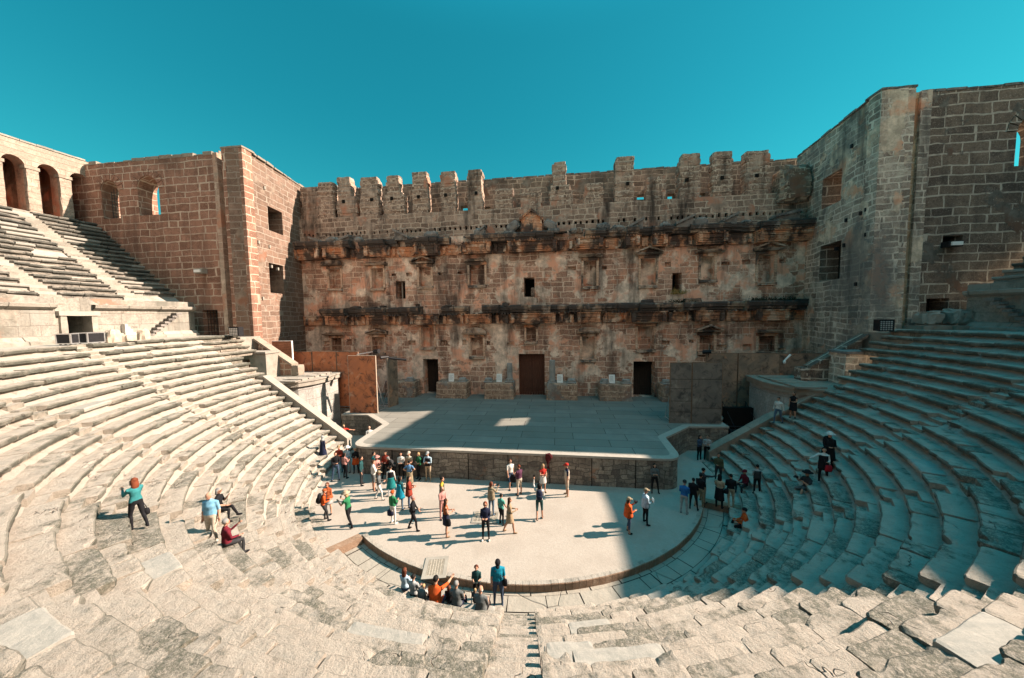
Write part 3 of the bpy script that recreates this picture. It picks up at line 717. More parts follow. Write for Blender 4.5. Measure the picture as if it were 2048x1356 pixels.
TW_L = thing('stone_tower', 'sunlit brown ashlar tower and side wall at the left end of the stage', 'tower', (-25, 28, 8.4))
TW_R = thing('stone_tower', 'dark shaded ashlar tower and side wall at the right end of the stage', 'tower', (25, 28, 8.4))
ZTOP = 23.95
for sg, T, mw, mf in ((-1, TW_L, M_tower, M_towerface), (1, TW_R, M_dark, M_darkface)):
    # wall that closes the upper seats, facing the camera (plane y = 26.6)
    x0 = 26.6; x1 = 42.5
    if sg < 0: H = [(27.48, 29.0, 7, 10.65, None), (32.5, 34.72, 19.2, 22.62, None, 'a'), (36.75, 38.6, 19.1, 22.5, None, 'a')]
    else: H = [(27.3, 28.62, 7, 10.5, 1.2, '', 1), (31.7, 33.6, 18.9, 22.0, None, 'a'), (28.0, 29.15, 14.1, 14.65, .7, '', 1)]
    mb = MB()
    if sg < 0: wall(mb, (-x1, 26.6, 0), (1, 0, 0), (0, -1, 0), x1 - x0, 6.5, ZTOP, [(x1 - h[1], x1 - h[0], *h[2:]) for h in H], 1.5)
    else: wall(mb, (x0, 26.6, 0), (1, 0, 0), (0, -1, 0), x1 - x0, 6.5, ZTOP + .1, [(h[0] - x0, h[1] - x0, *h[2:]) for h in H], 1.5)
    mb.build('side_wall', [mw, M_black], T)
    mb = MB()
    for h in H:
        if len(h) > 5 and h[5] == 'a':
            mb = MB(); r = (h[1] - h[0]) / 2; arch_stones(mb, sg * (h[0] + h[1]) / 2, h[3] - r, r + .02, 26.6, -1); mb.build('arch_ring', mw, T)
    # inner face towards the stage (plane x = 23.4) with two square windows
    mb = MB()
    # the upper window lets light through: the far wall of the tower has fallen
    A_, B_ = (Vector((-23.4, 26.0, 0)), Vector((-24.72, 33.8, 0))) if sg < 0 else (Vector((23.4, 26.0, 0)), Vector((24.3, 33.8, 0)))
    dl = (B_ - A_).normalized(); nl = Vector((dl.y, -dl.x, 0)) * -sg; LW = 9.6
    Hs = [(2.75, 4.85, 17.95, 20.15, 1.3, '', 1), (2.45, 4.5, 12.2, 14.95, 1.3, '', 1)] if sg < 0 else [(3.4, 5.7, 18.1, 20.5, None), (3.1, 5.6, 12.2, 15.1, 1.3, '', 1)]
    if sg < 0: wall(mb, A_ + dl * LW, -dl, nl, LW, 0, ZTOP, [(LW - h[1], LW - h[0], *h[2:]) for h in Hs], 1.4)
    else: wall(mb, A_, dl, nl, LW, 0, ZTOP, Hs, 1.4, 0, 2)  # reveals take the darker ashlar, shade put in to tone down the sun
    mb.build('inner_wall', [mf, M_black, M_dark], T)
    # corner pier, groove and quoin strip
    fx = 1.0
    mb = MB(); wall(mb, (sg * 25.32 if sg < 0 else 23.38, 25.95, 0), (1, 0, 0), (0, -1, 0), 1.94, 0, ZTOP + .05, [], .9)
    mb.build('corner_pier', mf if sg > 0 else M_tower, T)
    mb = MB(); wall(mb, (-26.0 if sg < 0 else 25.32, 26.9 if sg < 0 else 26.5, 0), (1, 0, 0), (0, -1, 0), .68, 0, ZTOP, [], .9)
    mb.build('groove', mw if sg < 0 else M_ochre, T)
    mb = MB(); wall(mb, (-26.62 if sg < 0 else 26.0, 26.35, 0), (1, 0, 0), (0, -1, 0), .62 if sg > 0 else .42, 0, ZTOP + .02, [], .9)
    mb.build('quoin_strip', M_quoin if sg < 0 else M_darkface, T)
    mb = MB()
    coping(mb, (-42.5, 26.6) if sg < 0 else (26.2, 26.6), (-26.2, 26.6) if sg < 0 else (42.5, 26.6), 1.5, ZTOP, (.03, .3) if sg < 0 else (.08, .16))
    coping(mb, (-25.4, 25.95) if sg < 0 else (23.3, 25.95), (-23.3, 25.95) if sg < 0 else (25.4, 25.95), 1.2, ZTOP + .05, (.1, .16), (2.2, 2.4))
    E_ = A_ + dl * LW
    if sg < 0: coping(mb, (A_.x, A_.y + .9), (E_.x, E_.y), 1.4, ZTOP, (.05, .2))
    else: coping(mb, (E_.x, E_.y), (A_.x, A_.y + .9), 1.4, ZTOP, (.05, .2))
    mb.build('coping', M_cap if sg < 0 else M_frag, T)
    # deep reveals of the arched windows show lighter stone and metal grilles
    mb = MB()
    if sg < 0:
        for k in range(7): mb.box(-38.6 + .3 * k, -38.57 + .3 * k, 27.3, 27.33, 19.1, 22.0)
        for k in range(10): mb.box(-38.6, -36.75, 27.3, 27.33, 19.2 + .28 * k, 19.23 + .28 * k)
        for k in range(6): mb.box(-29.0 + .3 * k, -28.97 + .3 * k, 27.0, 27.03, 8.4, 10.65)
        for k in range(6): mb.box(-29.0, -27.5, 27.0, 27.03, 8.6 + .4 * k, 8.63 + .4 * k)
        mb.build('grille', M_mesh, T)
        mb = MB(); mb.box(-30, -27, 29.4, 29.5, 8.4, 11); mb.build('dark_passage', M_black, T)
    mb = MB()
    for x, z in ((28.3, 13.9),) if sg > 0 else ((-28.6, 13.9),):
        mb.box(x - .4, x + .4, 26.1, 26.62, z - .05, z + .32); mb.box(x - .3, x + .3, 26.0, 26.1, z + .02, z + .25, 1)
    mb.build('floodlight', [M_slabs if sg < 0 else M_metal, M_sign], T)
    mb = MB()
    for y, z in ((26.7, 16.6), (27.2, 16.5), (28.6, 16.4), (26.6, 14.9), (28.7, 14.6), (29.6, 14.5), (27.3, 11.6), (28.4, 21.6)):
        xx = A_.x + (B_.x - A_.x) * (y - 26) / 7.8; mb.box(xx - .12, xx + .12, y - .07, y + .07, z - .1, z + .16)
    mb.build('wall_lamp', M_slabs if sg < 0 else M_metal, T)

# ------------------------------------------------------------------ stage building
SB = thing('stage_building', 'tall ruined stage wall of brown ashlar with niches, cornices and broken battlements', 'building', (0, 33.6, 1.7))
FY = 33.6
def yo(v, Y):                                  # widths measured on plane Y moved to the wall plane
    return v
NICH1 = [(-21.6, -20.45, 6.24, 7.64), (-16.95, -15.64, 6.07, 7.72), (-11.5, -10.14, 6.64, 8.66), (-6.3, -5.01, 5.71, 7.6), (-.6, .36, 7.22, 8.56), (4.83, 6.02, 5.43, 7.63), (10.05, 11.53, 6.4, 8.54), (15.59, 16.87, 6.15, 7.65), (20.68, 22.06, 6.15, 7.57)]
NICH2 = [(-21.52, -20.21, 12.96, 14.96), (-16.7, -15.45, 12.84, 14.85), (-11.55, -10.26, 12.87, 14.84), (-6.24, -4.71, 12.88, 14.86), (4.98, 6.19, 12.49, 14.89), (10.26, 11.62, 12.45, 14.91), (15.58, 16.74, 12.82, 14.91), (20.4, 21.76, 12.45, 14.91)]
WIN2 = [(-14.15, -13.1, 11.68, 13.5), (-.8, .26, 11.59, 13.47), (13.1, 13.95, 11.74, 13.51)]
DOORS = [(-11.43, -9.81, 1.7, 5.39), (-1.42, 1.18, 1.7, 5.92), (9.69, 11.67, 1.7, 5.2), (-21.5, -19.9, 1.7, 5.2), (19.9, 21.5, 1.7, 5.2)]
SOCK = [(-14.55, -14.05, 14.03, 14.29), (-12.97, -12.31, 13.93, 14.34), (-9.5, -9.12, 13.99, 14.24), (-7.5, -7.03, 14.02, 14.27), (3.46, 4.27, 14.02, 14.41), (6.71, 7.17, 14.02, 14.35), (12.39, 12.96, 14.07, 14.53), (17.36, 18.03, 14.04, 14.36), (19.09, 19.79, 14.07, 14.52), (22.16, 22.76, 14.1, 14.5), (-22.62, -21.89, 6.89, 7.32), (-19.88, -19.27, 6.88, 7.52), (-12.96, -12.18, 6.86, 7.33), (-9.44, -8.74, 6.85, 7.36), (-7.17, -6.73, 6.84, 7.4), (-4.67, -4.3, 6.83, 7.24), (-2.57, -1.96, 6.77, 7.08), (12.28, 12.99, 6.77, 7.2), (14.69, 15.13, 6.96, 7.28), (17.16, 18.02, 6.39, 6.8), (19.36, 20.15, 6.2, 6.84), (22.11, 22.93, 6.19, 6.47)]
XL = -24.7
holes = [(a - XL, b - XL, c, d, .75, '', 0) for a, b, c, d in NICH1 + NICH2] + [(a - XL, b - XL, c, d, 2.0, '', 1) for a, b, c, d in WIN2 + DOORS] + [(a - XL, b - XL, c, d, .35, '', 0) for a, b, c, d in SOCK]
mb = MB(); wall(mb, (XL, FY, 0), (1, 0, 0), (0, -1, 0), 50.4, 0, 17.8, holes, 2.4)
mb.build('wall', [M_facade, M_black], SB)
# zone above the upper cornice with a row of beam holes, then battlements
hl = []; x = -24.2
while x < 25:
    z = 18.38 + .0 * x + U(-.04, .04)
    if abs(x) > 2.4 and random.random() < .86: hl.append((x - XL, x - XL + U(.17, .26), z, z + U(.24, .36), .3, '', 1))
    x += U(.42, .58)
mb = MB(); wall(mb, (XL, FY - .012, 0), (1, 0, 0), (0, -1, 0), 50.4, 17.8, 20.25, hl, 2.4); mb.build('upper_wall', [M_para, M_black], SB)
def ragged(mb, a, b, y0, y1, z0, z1):
    z = z0
    while z < z1 - .1:
        q = min(z1, z + U(.34, .58)); q = z1 if z1 - q < .2 else q; top = q >= z1
        mb.rough_box(a + U(-.07, .07) + (U(0, .22) if top and random.random() < .5 else 0), b + U(-.07, .07) - (U(0, .22) if top and random.random() < .5 else 0), y0 + U(-.03, .05), y1 + U(-.06, .06), z - .03, q, 0, .5, .22, .04, 1.6, None, .035); z = q
MER = [(-23.95, -21.76, 21.97, 23.3), (-21.9, -20.21, 20.36, 23.65), (-19.73, -18.17, 20.3, 24.06), (-17.26, -15.33, 20.31, 23.88), (-14.42, -13.01, 20.27, 23.86), (-11.79, -10.11, 20.27, 24.01), (-8.83, -7.29, 20.12, 23.86), (-6.18, -4.62, 20.35, 23.87), (-3.47, -1.66, 20.34, 21.92), (-1.0, 1.04, 20.42, 21.76), (2.07, 3.33, 21.87, 24.04), (4.97, 6.82, 20.23, 21.89), (7.72, 9.49, 20.21, 24.06), (10.49, 12.28, 20.22, 22.11), (13.33, 15.15, 20.32, 23.9), (16.12, 17.81, 20.24, 23.89), (18.81, 20.78, 20.11, 23.72), (21.4, 23.4, 20.2, 21.4)]
WIDE = {4: (-14.9, -12.6, 22.0), 3: (-17.4, -15.2, 21.4), 2: (-19.9, -17.6, 22.1), 10: (1.75, 3.95, 21.9), 0: (-23.95, -21.76, 22.0)}
kk = (FY - .0) / 32.9
for i, (a, b, c, d) in enumerate(MER):
    a, b = 2.353 + (a - 2.353) * kk, 2.353 + (b - 2.353) * kk; d = 9.72 + (d - 9.72) * kk; a = max(a, -24.6); b = min(b, 25.6)
    mb = MB()
    if i in WIDE:
        wa, wb, wz = WIDE[i]; wa, wb = max(2.353 + (wa - 2.353) * kk, -24.6), 2.353 + (wb - 2.353) * kk; wz = 9.72 + (wz - 9.72) * kk
        ragged(mb, wa, wb, FY + .02, FY + 1.0, 20.2, wz)
        ragged(mb, a, b, FY + .05, FY + .98, wz - .05, d)
    else: ragged(mb, a, b, FY + .02, FY + 1.0, 20.2, d)
    if d > 23 and i not in (0, 1):
        x = (a + b) / 2 + U(-.3, .3); mb.box(x - .14, x + .14, FY - .08, FY + .02, 21.7, 22.0, 1)
    mb.build('merlon', [M_para, M_black], SB)
SLOT = [(-7.73, -6.9, 21.09, 21.6), (-5.1, -4.5, 21.05, 21.35), (10.46, 11.33, 21.2, 21.7), (13.38, 14.08, 21.08, 21.6), (16.3, 16.9, 21.2, 21.5), (-13.0, -12.4, 21.0, 21.4)]
mb = MB(); wall(mb, (-25.4, 36.3, 0), (1, 0, 0), (0, -1, 0), 51.6, 17, 24.1, [(a + 25.4, b + 25.4, c, d, None) for a, b, c, d in SLOT], .9); mb.build('rear_wall', M_back, SB)
mb = MB(); coping(mb, (-25.4, 36.3), (26.2, 36.3), .9, 24.1, (.06, .16), (.5, 1.6)); mb.build('rear_coping', M_frag, SB)
mb = MB(); mb.box(-24.7, 25.7, 35.0, 36.4, 19.6, 20.1); mb.build('wall_walk', M_back, SB)
# rubble collapse where battlements meet the right tower
mb = MB(); mb.rough_box(21.7, 24.3, 32.9, 34.6, 19.3, 22.3, 0, .5, .35, .25, .7, None, .25); mb.build('broken_masonry', M_back, SB)

def profile_run(mb, x0, x1, prof, yb, seg=.5, amp=.02, m=0, t=.5, flare=0.):
    """moulded course from x0 to x1: prof (projection, z); front faces -Y; ends capped. flare tilts the ends outwards upward"""
    n = max(1, round((x1 - x0) / seg)); o = Vector((U(-90, 90), 0, U(-90, 90))); rows = []
    z0, z1 = prof[0][1], prof[-1][1]
    for i in range(n + 1):
        f = i / n; row = []
        for p, z in prof:
            k = (z - z0) / max(1e-6, z1 - z0); x = x0 + (x1 - x0) * f + (flare * k * (1 if i == n else -1 if i == 0 else 0))
            q = Vector((x, yb - p, z)); q += noise.noise_vector((q + o) * 1.3) * amp + noise.noise_vector((q + o) * 4) * amp * .5
            row.append(q)
        rows.append(row)
    mb.grid(rows[::-1], m, t)
    for row, fl in ((rows[0], 1), (rows[-1], 0)):
        pts = list(row) + [Vector((row[-1].x, yb + .1, row[-1].z)), Vector((row[0].x, yb + .1, row[0].z))]
        mb.face(pts if fl else pts[::-1], m, t)

def dentils(mb, x0, x1, y, z, w=.13, gap=.11, h=.12, d=.12):
    x = x0
    while x < x1 - w:
        if random.random() < .85: mb.box(x, x + w, y - d, y + .05, z, z + h)
        x += w + gap

# lower order: entablature blocks over the niches, crusted cornice slab on top
LRES = [(-21.5, -19.4), (-17.0, -14.8), (-12.25, -9.4), (-6.5, -4.0), (-1.95, 2.25), (4.4, 6.4), (9.35, 12.3), (15.0, 17.3), (20.1, 22.5)]
P_ARCH = [(.0, 8.98), (.74, 9.0), (.74, 9.14), (.82, 9.16), (.82, 9.32), (.9, 9.34), (.9, 9.48), (1.04, 9.53), (.92, 9.58), (.94, 9.82), (1.04, 9.88), (1.12, 9.98)]
P_REC = [(.0, 9.0), (.2, 9.02), (.2, 9.5), (.26, 9.54), (.22, 9.58), (.22, 9.9), (.3, 9.98)]
P_SLAB = [(.25, 9.98), (1.02, 10.06), (1.05, 10.24), (1.2, 10.32), (1.26, 10.62), (1.16, 10.74), (.2, 10.8)]
ent = MB(); den = MB()
def brk(mb, x, yb, z0, z1, pr, w=.34):
    """console flaring forward at the end of an entablature block"""
    mb.rough_box(x - w / 2, x + w / 2, yb - pr, yb + .1, z0, z1, 0, .5, .25, .05, 1.6, None, .04)
for a, b in LRES:
    p = MB(); profile_run(p, a, b, P_ARCH, FY, .4, .018, 0, .5, .08)
    dentils(p, a + .05, b - .05, FY - 1.08, 9.86, .12, .1, .11, .07)
    for x in (a + .15, b - .15): brk(p, x, FY, 9.02, 9.9, 1.1, .32)
    p.build('entablature_block', M_carve, SB)
xs = [XL] + [v for r in LRES for v in r] + [25.7]
for a, b in zip(xs[::2], xs[1::2]):
    if b - a > .3:
        rec = MB()
        profile_run(rec, a, b, P_REC, FY, .5, .03)
        if b - a > 1.2:
            for x in (a + .55, b - .55): rec.rough_box(x - .17, x + .17, FY - .5, FY + .1, 9.0, 9.9, 0, .5, .25, .04, 1.6, None, .03)
        rec.build('frieze', M_carve, SB)
x = -22.0
while x < 25.0:
    p = MB()
    b = min(25.2, x + U(.7, 2.2)); zz = U(-.04, .04); ex = (.06 if any(q0 - .25 < (x + b) / 2 < q1 + .25 for q0, q1 in LRES) else -.55) + U(-.14, .1)
    if random.random() < .9 or abs(x) < 3:
        pr = [(q[0] + (ex if q[0] > .5 else 0), q[1] + zz) for q in P_SLAB]; profile_run(p, x + .01, b - .01, pr, FY, .35, .03)
        if random.random() < .4: p.rough_box(x + .2, b - .2, FY - .8, FY + .05, 10.7, 10.7 + U(.12, .4), 0, .5, .3, .09, 1.2, None, .08)
    if p.v: p.build('cornice_block', M_corn, SB)
    x = b
p = MB()
for a in np.arange(-21.5, 25, .29):
    if random.random() < .8: p.box(a, a + .15, FY - .86, FY - .3, 9.9, 10.05, 0, .5, .01)
p.build('dentil_course', M_corn, SB)

# upper order
URES = [(-24.6, -21.9), (-21.3, -18.9), (-16.8, -14.4), (-11.5, -9.1), (-6.6, -3.9), (-2.15, 2.4), (4.2, 6.65), (8.7, 9.9), (11.1, 12.3), (14.9, 17.3), (19.9, 25.5)]
dz = 7.02
ZU = lambda P, k=1.: [(q[0] * k, q[1] + dz - .12) for q in P]
for i, (a, b) in enumerate(URES):
    p = MB(); w = U(-.05, .05); profile_run(p, a, b, [(x, z + w) for x, z in ZU(P_ARCH, 1.1)], FY, .4, .024, 0, .5, .1)
    dentils(p, a + .05, b - .05, FY - 1.2, 16.8, .14, .11, .13, .08)
    for x in (a + .17, b - .17): brk(p, x, FY, 15.95, 16.85, 1.25, .36)
    p.build('entablature_block', M_carve, SB)
xs = [XL] + [v for r in URES for v in r] + [25.7]
for a, b in zip(xs[::2], xs[1::2]):
    if b - a > .2:
        rec = MB(); profile_run(rec, a, b, ZU(P_REC, 1.2), FY, .5, .04)
        if b - a > 1.: 
            for x in (a + .45, b - .45): rec.rough_box(x - .15, x + .15, FY - .55, FY + .1, 15.95, 16.8, 0, .5, .25, .05, 1.6, None, .04)
        rec.build('frieze', M_carve, SB)
x = -24.6
while x < 25.4:
    p = MB()
    b = min(25.6, x + U(.7, 1.9)); zz = U(-.06, .06)
    res = any(a - .2 < (x + b) / 2 < c + .2 for a, c in URES); ex = (.1 if res else -.35) + U(-.14, .1)
    if random.random() < (.95 if res else .75):
        pr = [(max(.1, q[0] + (ex if q[0] > .5 else 0)), q[1] + dz - .14 + zz) for q in P_SLAB]; profile_run(p, x + .01, b - .01, pr, FY, .3, .04)
    if random.random() < .5: p.rough_box(x, b, FY - U(.4, .9), FY + .05, 17.5, 17.5 + U(.1, .45), 0, .5, .28, .12, 1.2, None, .1)
    if p.v: p.build('cornice_block', M_corn, SB)
    x = b
# broken gables and pediment pieces lying on the upper cornice
def raking(mb, x0, z0, x1, z1, y0=FY - 1.15, y1=FY - .05, th=.22):
    mb.slab([(x0, y0, z0), (x1, y0, z1), (x1, y0, z1 + th), (x0, y0, z0 + th)], (0, y1 - y0, 0), 0, U(.1, .8))
for x0, z0, x1, z1 in ((-22.9, 18.0, -21.5, 17.45), (-13.7, 18.35, -12.2, 17.6), (-4.9, 17.9, -4.4, 18.3), (13.0, 17.65, 14.6, 18.35), (9.0, 17.6, 10.3, 18.3), (16.9, 17.7, 18.2, 18.35), (21.2, 17.9, 23.2, 18.3), (-19.6, 17.6, -18.4, 18.0)):
    pc = MB(); raking(pc, x0, z0, x1, z1); pc.slab([(x0 + .1, FY - .95, 17.45), (x1 - .1, FY - .95, 17.45), (x1 - .1, FY - .95, z1), (x0 + .1, FY - .95, z0)], (0, .8, 0), 0, .5); pc.build('broken_gable', M_frag, SB)
for x, w, h in ((-20.6, 1.2, .6), (-17.6, .9, .55), (-9.9, 1.4, .7), (-5.0, 1.0, .75), (4.0, .8, .35), (6.7, 1.2, .7), (8.1, 1.2, .4), (12.2, .9, .5), (15.2, 1.3, .75), (19.0, 1.0, .35), (22.0, 1.6, .35)):
    pc = MB(); pc.rough_box(x - w / 2, x + w / 2, FY - 1.0, FY - .2, 17.45, 17.5 + h, 0, U(0, .9), .22, .1, 1.3, None, .14); pc.build('loose_block', M_frag, SB)
pd = MB(); yb = FY - .75
pd.slab([(-.95, yb, 17.5), (1.05, yb, 17.5), (1.05, yb, 18.85), (.05, yb, 19.6), (-.95, yb, 18.85)], (0, .8, 0), 0, .5)
for s in (-1, 1):
    pd.slab([(.05 + s * 1.15, yb - .15, 18.72), (.05 + s * 1.15, yb - .15, 18.95), (.05, yb - .15, 19.9), (.05, yb - .15, 19.62)], (0, .9, 0), 0, .5)
    pd.rough_box(.05 + s * .55 - .5, .05 + s * .55 + .5, yb - .12, yb + .5, 17.48, 17.72, 0, .5, .3, .03, 1.4, None, .03)
pd.box(-.1, .2, yb - .04, yb + .02, 17.9, 18.6, 1); pd.ball((.05, yb - .02, 18.75), .22, .1, .3, 8, 6)
pd.build('pediment', [M_carve, M_corn], SB)
for s in (-1, 1):
    pd = MB(); M = Matrix.Translation((.05 + s * 1.85, yb + .3, 18.35)) @ Matrix.Rotation(s * .5, 4, 'Y'); pd.rough_box(-.65, .65, -.45, .4, -.5, .35, 0, .4, .25, .08, 1.2, M, .12)
    pd.rough_box(.05 + s * 2.1 - .6, .05 + s * 2.1 + .6, yb - .2, yb + .6, 17.45, 17.95, 0, .6, .25, .06, 1.3, None, .08)
    pd.build('pediment_flank', M_frag, SB)

# little temple fronts of the niches: lintel with gable or segment, frame strips and sill
def aedicule(x0, x1, z0, z1, shape, cx0, cx1, zc0, zc1):
    p = MB(); cx0, cx1 = 2.353 + (cx0 - 2.353) * 1.018 - .1, 2.353 + (cx1 - 2.353) * 1.018 + .1; zc1 += .12
    lz = z1 + .02
    profile_run(p, x0 - .22, x1 + .22, [(.02, lz), (.16, lz), (.18, lz + .22), (.28, lz + .26)], FY, .4, .012)
    cz = max(lz + .26, zc0)
    profile_run(p, cx0, cx1, [(.05, cz), (.5, cz + .06), (.62, cz + .2), (.1, cz + .22)], FY, .4, .02, 1)
    xc, hw = (cx0 + cx1) / 2, (cx1 - cx0) / 2; zt = max(cz + .45, zc1)
    if shape == 't':
        p.slab([(cx0 + .15, FY - .2, cz + .2), (cx1 - .15, FY - .2, cz + .2), (xc, FY - .2, zt - .08)], (0, .22, 0), 0, .5)
        for s in (-1, 1): p.slab([(xc + s * hw, FY - .6, cz + .2), (xc + s * hw, FY - .6, cz + .34), (xc, FY - .6, zt + .08), (xc, FY - .6, zt - .08)], (0, .62, 0), 1, .5)
    elif shape == 's':
        pts = [(xc - hw * math.cos(PI * k / 8), FY - .45, cz + .2 + (zt - cz - .16) * math.sin(PI * k / 8)) for k in range(9)]
        p.slab(pts, (0, .47, 0), 1, .5)
    else:
        p.rough_box(cx0 + .1, cx1 - .1, FY - .3, FY + .05, cz + .18, cz + .34, 1, .5, .3, .05, 1.3, None, .05)
    for s, x in ((-1, x0), (1, x1)):
        p.rough_box(x - (.2 if s < 0 else 0), x + (.2 if s > 0 else 0), FY - .1, FY + .05, z0, z1, 3, .5, .3, .03, 1.4)
    p.rough_box(x0 - .25, x1 + .25, FY - .3, FY + .05, z0 - .3, z0 - .02, 1, .5, .3, .04, 1.4, None, .05)
    p.build('niche_frame', [M_carve, M_gable, M_facade, M_jamb], SB)
C1 = [(-21.84, -19.7, 7.73, 8.31), (-16.98, -14.91, 7.7, 8.43), (-11.66, -9.8, 8.69, 9.0), (-6.82, -4.56, 7.79, 8.49), (-.97, .64, 8.58, 8.9), (4.41, 6.33, 7.76, 8.43), (9.48, 11.63, 8.57, 8.95), (15.11, 17.1, 7.78, 8.51), (20.14, 22.09, 7.74, 8.28)]
C2 = [(-21.71, -19.48, 15.1, 15.72), (-16.92, -14.72, 15.0, 15.5), (-11.97, -9.7, 15.05, 15.74), (-6.44, -4.62, 15.05, 15.45), (4.56, 6.54, 15.0, 15.47), (9.65, 11.88, 15.05, 15.8), (14.91, 17.09, 15.0, 15.48), (19.75, 22.02, 15.05, 15.8)]
for n, c, s in zip(NICH1, C1, 'ftfsfsftf'): aedicule(*n, s, *c)
for n, c, s in zip(NICH2, C2, 'sftfftft'): aedicule(*n, s, *c)
# door lintels of wedge stones, leaves, dark windows
for a, b, c, d in DOORS[:3]:
    mb = MB(); n = 9; w = b - a
    for k in range(n):
        x0 = a - .35 + (w + .7) * k / n; x1 = a - .35 + (w + .7) * (k + 1) / n - .03; s0, s1 = ((k - n / 2) / n) * .5, ((k + 1 - n / 2) / n) * .5
        mb.slab([(x0, FY - .03, d + .01), (x1, FY - .03, d + .01), (x1 + s1, FY - .03, d + .72), (x0 + s0, FY - .03, d + .72)], (0, .05, 0), 0, random.random())
    mb.build('door_lintel', M_facade, SB)
for i, (a, b, c, d) in enumerate(DOORS[:3]):
    p = MB(); cx = (a + b) / 2
    for s in (0, 1):
        l, r = (a, cx - .01) if s == 0 else (cx + .01, b)
        n = 5
        for k in range(n):
            p.box(l + (r - l) * k / n + .006, l + (r - l) * (k + 1) / n - .006, FY + (.5 if i == 1 else 1.2), FY + (.58 if i == 1 else 1.28), c, d - .05, 0, random.random())
        for z in (c + .6, d - .8): p.box(l + .03, r - .03, FY + (.47 if i == 1 else 1.17), FY + (.5 if i == 1 else 1.2), z, z + .16, 0, .5)
    o = p.build('door', M_wood if i == 1 else M_wood2, SB)
mb = MB(); mb.rough_box(-.1, .24, FY - .1, FY + .5, 11.6, 12.5, 0, .5, .12, .05, 2, None, .06); mb.build('rubble_fill', M_para, SB)
mb = MB(); mb.box(-13.72, -13.6, FY + .5, FY + .62, 11.68, 13.5); mb.build('window_post', M_pale, SB)
# weeds rooted on the ledges
def weed(name, label, x0, x1, y0, y1, z, n, h, mat, droop=.3):
    mb = MB()
    for _ in range(n):
        p = Vector((U(x0, x1), U(y0, y1), z)); d = Vector((U(-1, 1), U(-1, .3), U(-droop, 1))).normalized() * U(.4, 1) * h
        s = d.cross(Vector((U(-1, 1), U(-1, 1), U(-1, 1)))).normalized() * U(.012, .03)
        mb.face([p - s, p + s, p + d * .6 + s * 1.2, p + d]); 
        q = p + d * U(.5, 1); mb.face([q, q + Vector((U(-.07, .07), U(-.05, .05), .06)), q + Vector((U(-.05, .05), U(-.05, .05), .12))])
    o = mb.build(name, mat); tag(o, label, 'weeds'); return o
weed('dry_plant', 'yellow dry plant growing on the sill of the small right window', 13.0, 14.1, FY - .15, FY + .2, 11.55, 130, .75, M_dry, .1)
weed('dark_plant', 'dark shrubby growth along the right end of the lower cornice', 19.6, 23.2, FY - .9, FY - .1, 10.75, 420, .5, M_weed, .5)
weed('dark_plant', 'small dark tuft on the lower cornice right of centre', 12.6, 15.4, FY - .8, FY - .1, 10.8, 160, .4, M_weed, .4)

# ------------------------------------------------------------------ modern stage in front of the wall
ZD = 1.757
def fillet(P, rs, n=6):
    out = []
    for i, p in enumerate(P):
        r = rs[i]
        if not r: out.append(p); continue
        a, b, c = Vector(P[i - 1]), Vector(p), Vector(P[(i + 1) % len(P)])
        d1, d2 = (a - b).normalized(), (c - b).normalized()
        for k in range(n + 1):
            t = k / n; out.append(tuple((1 - t) ** 2 * (b + d1 * r) + 2 * t * (1 - t) * b + t * t * (b + d2 * r)))
    return out
P2 = [(-10.5, 19.22), (9.15, 19.1), (9.25, 22.5), (11.6, 24.95), (14.3, 25.1), (14.3, 26.4), (15.2, 27.7), (23.3, 28.0), (23.3, 33.7), (-23.3, 33.7), (-23.3, 28.2), (-15.4, 27.9), (-15.4, 25.7), (-13.1, 25.75), (-10.55, 23.5)]
RS = [1.1, 1.0, .1, .1, 0, 0, 0, 0, 0, 0, 0, 0, 0, .1, .1]
PS = fillet(P2, RS)
ST = thing('stage_platform', 'broad grey stage deck with stone clad front and pale rim', 'stage', (-.5, 24, 0))
mb = MB(); mb.face([(x, y, ZD) for x, y in PS]); mb.build('deck', M_deck, ST)
mb = MB(); n = len(PS)
for i in range(n):
    (x0, y0), (x1, y1) = PS[i], PS[(i + 1) % n]
    if y0 > 28 and y1 > 28: continue
    mb.face([(x0, y0, -.1), (x1, y1, -.1), (x1, y1, ZD - .1), (x0, y0, ZD - .1)])
mb.build('front_wall', M_clad, ST)
mb = MB()
def inset(P, d):
    out = []
    for i in range(len(P)):
        a, b, c = Vector(P[i - 1]), Vector(P[i]), Vector(P[(i + 1) % len(P)])
        n1 = (b - a).normalized(); n2 = (c - b).normalized(); nn = Vector((-(n1.y + n2.y), n1.x + n2.x))
        if nn.length > 1e-6: nn.normalize()
        out.append(tuple(b + nn * d))
    return out
pi, po = inset(PS, .42), inset(PS, -.05)
for i in range(n):
    j = (i + 1) % n
    if PS[i][1] > 27 and PS[j][1] > 27: continue
    A = [(*po[i], ZD - .12), (*po[j], ZD - .12), (*po[j], ZD + .012), (*po[i], ZD + .012)]; mb.face(A)
    mb.face([A[3], A[2], (*pi[j], ZD + .008), (*pi[i], ZD + .008)]); mb.face([(*PS[i], ZD - .12), (*PS[j], ZD - .12), A[1], A[0]])
mb.build('rim', M_edge, ST)
for x in (-7.7, -5.3, -2.9, -.5, 1.9, 4.3, 6.7):       # dark joints between the cladding panels
    mb = MB(); mb.box(x - .018, x + .018, 19.2 - (x + 10.5) * .0061 - .012, 19.3, .0, ZD - .13)
    mb.build('cladding_joint', M_black, ST)

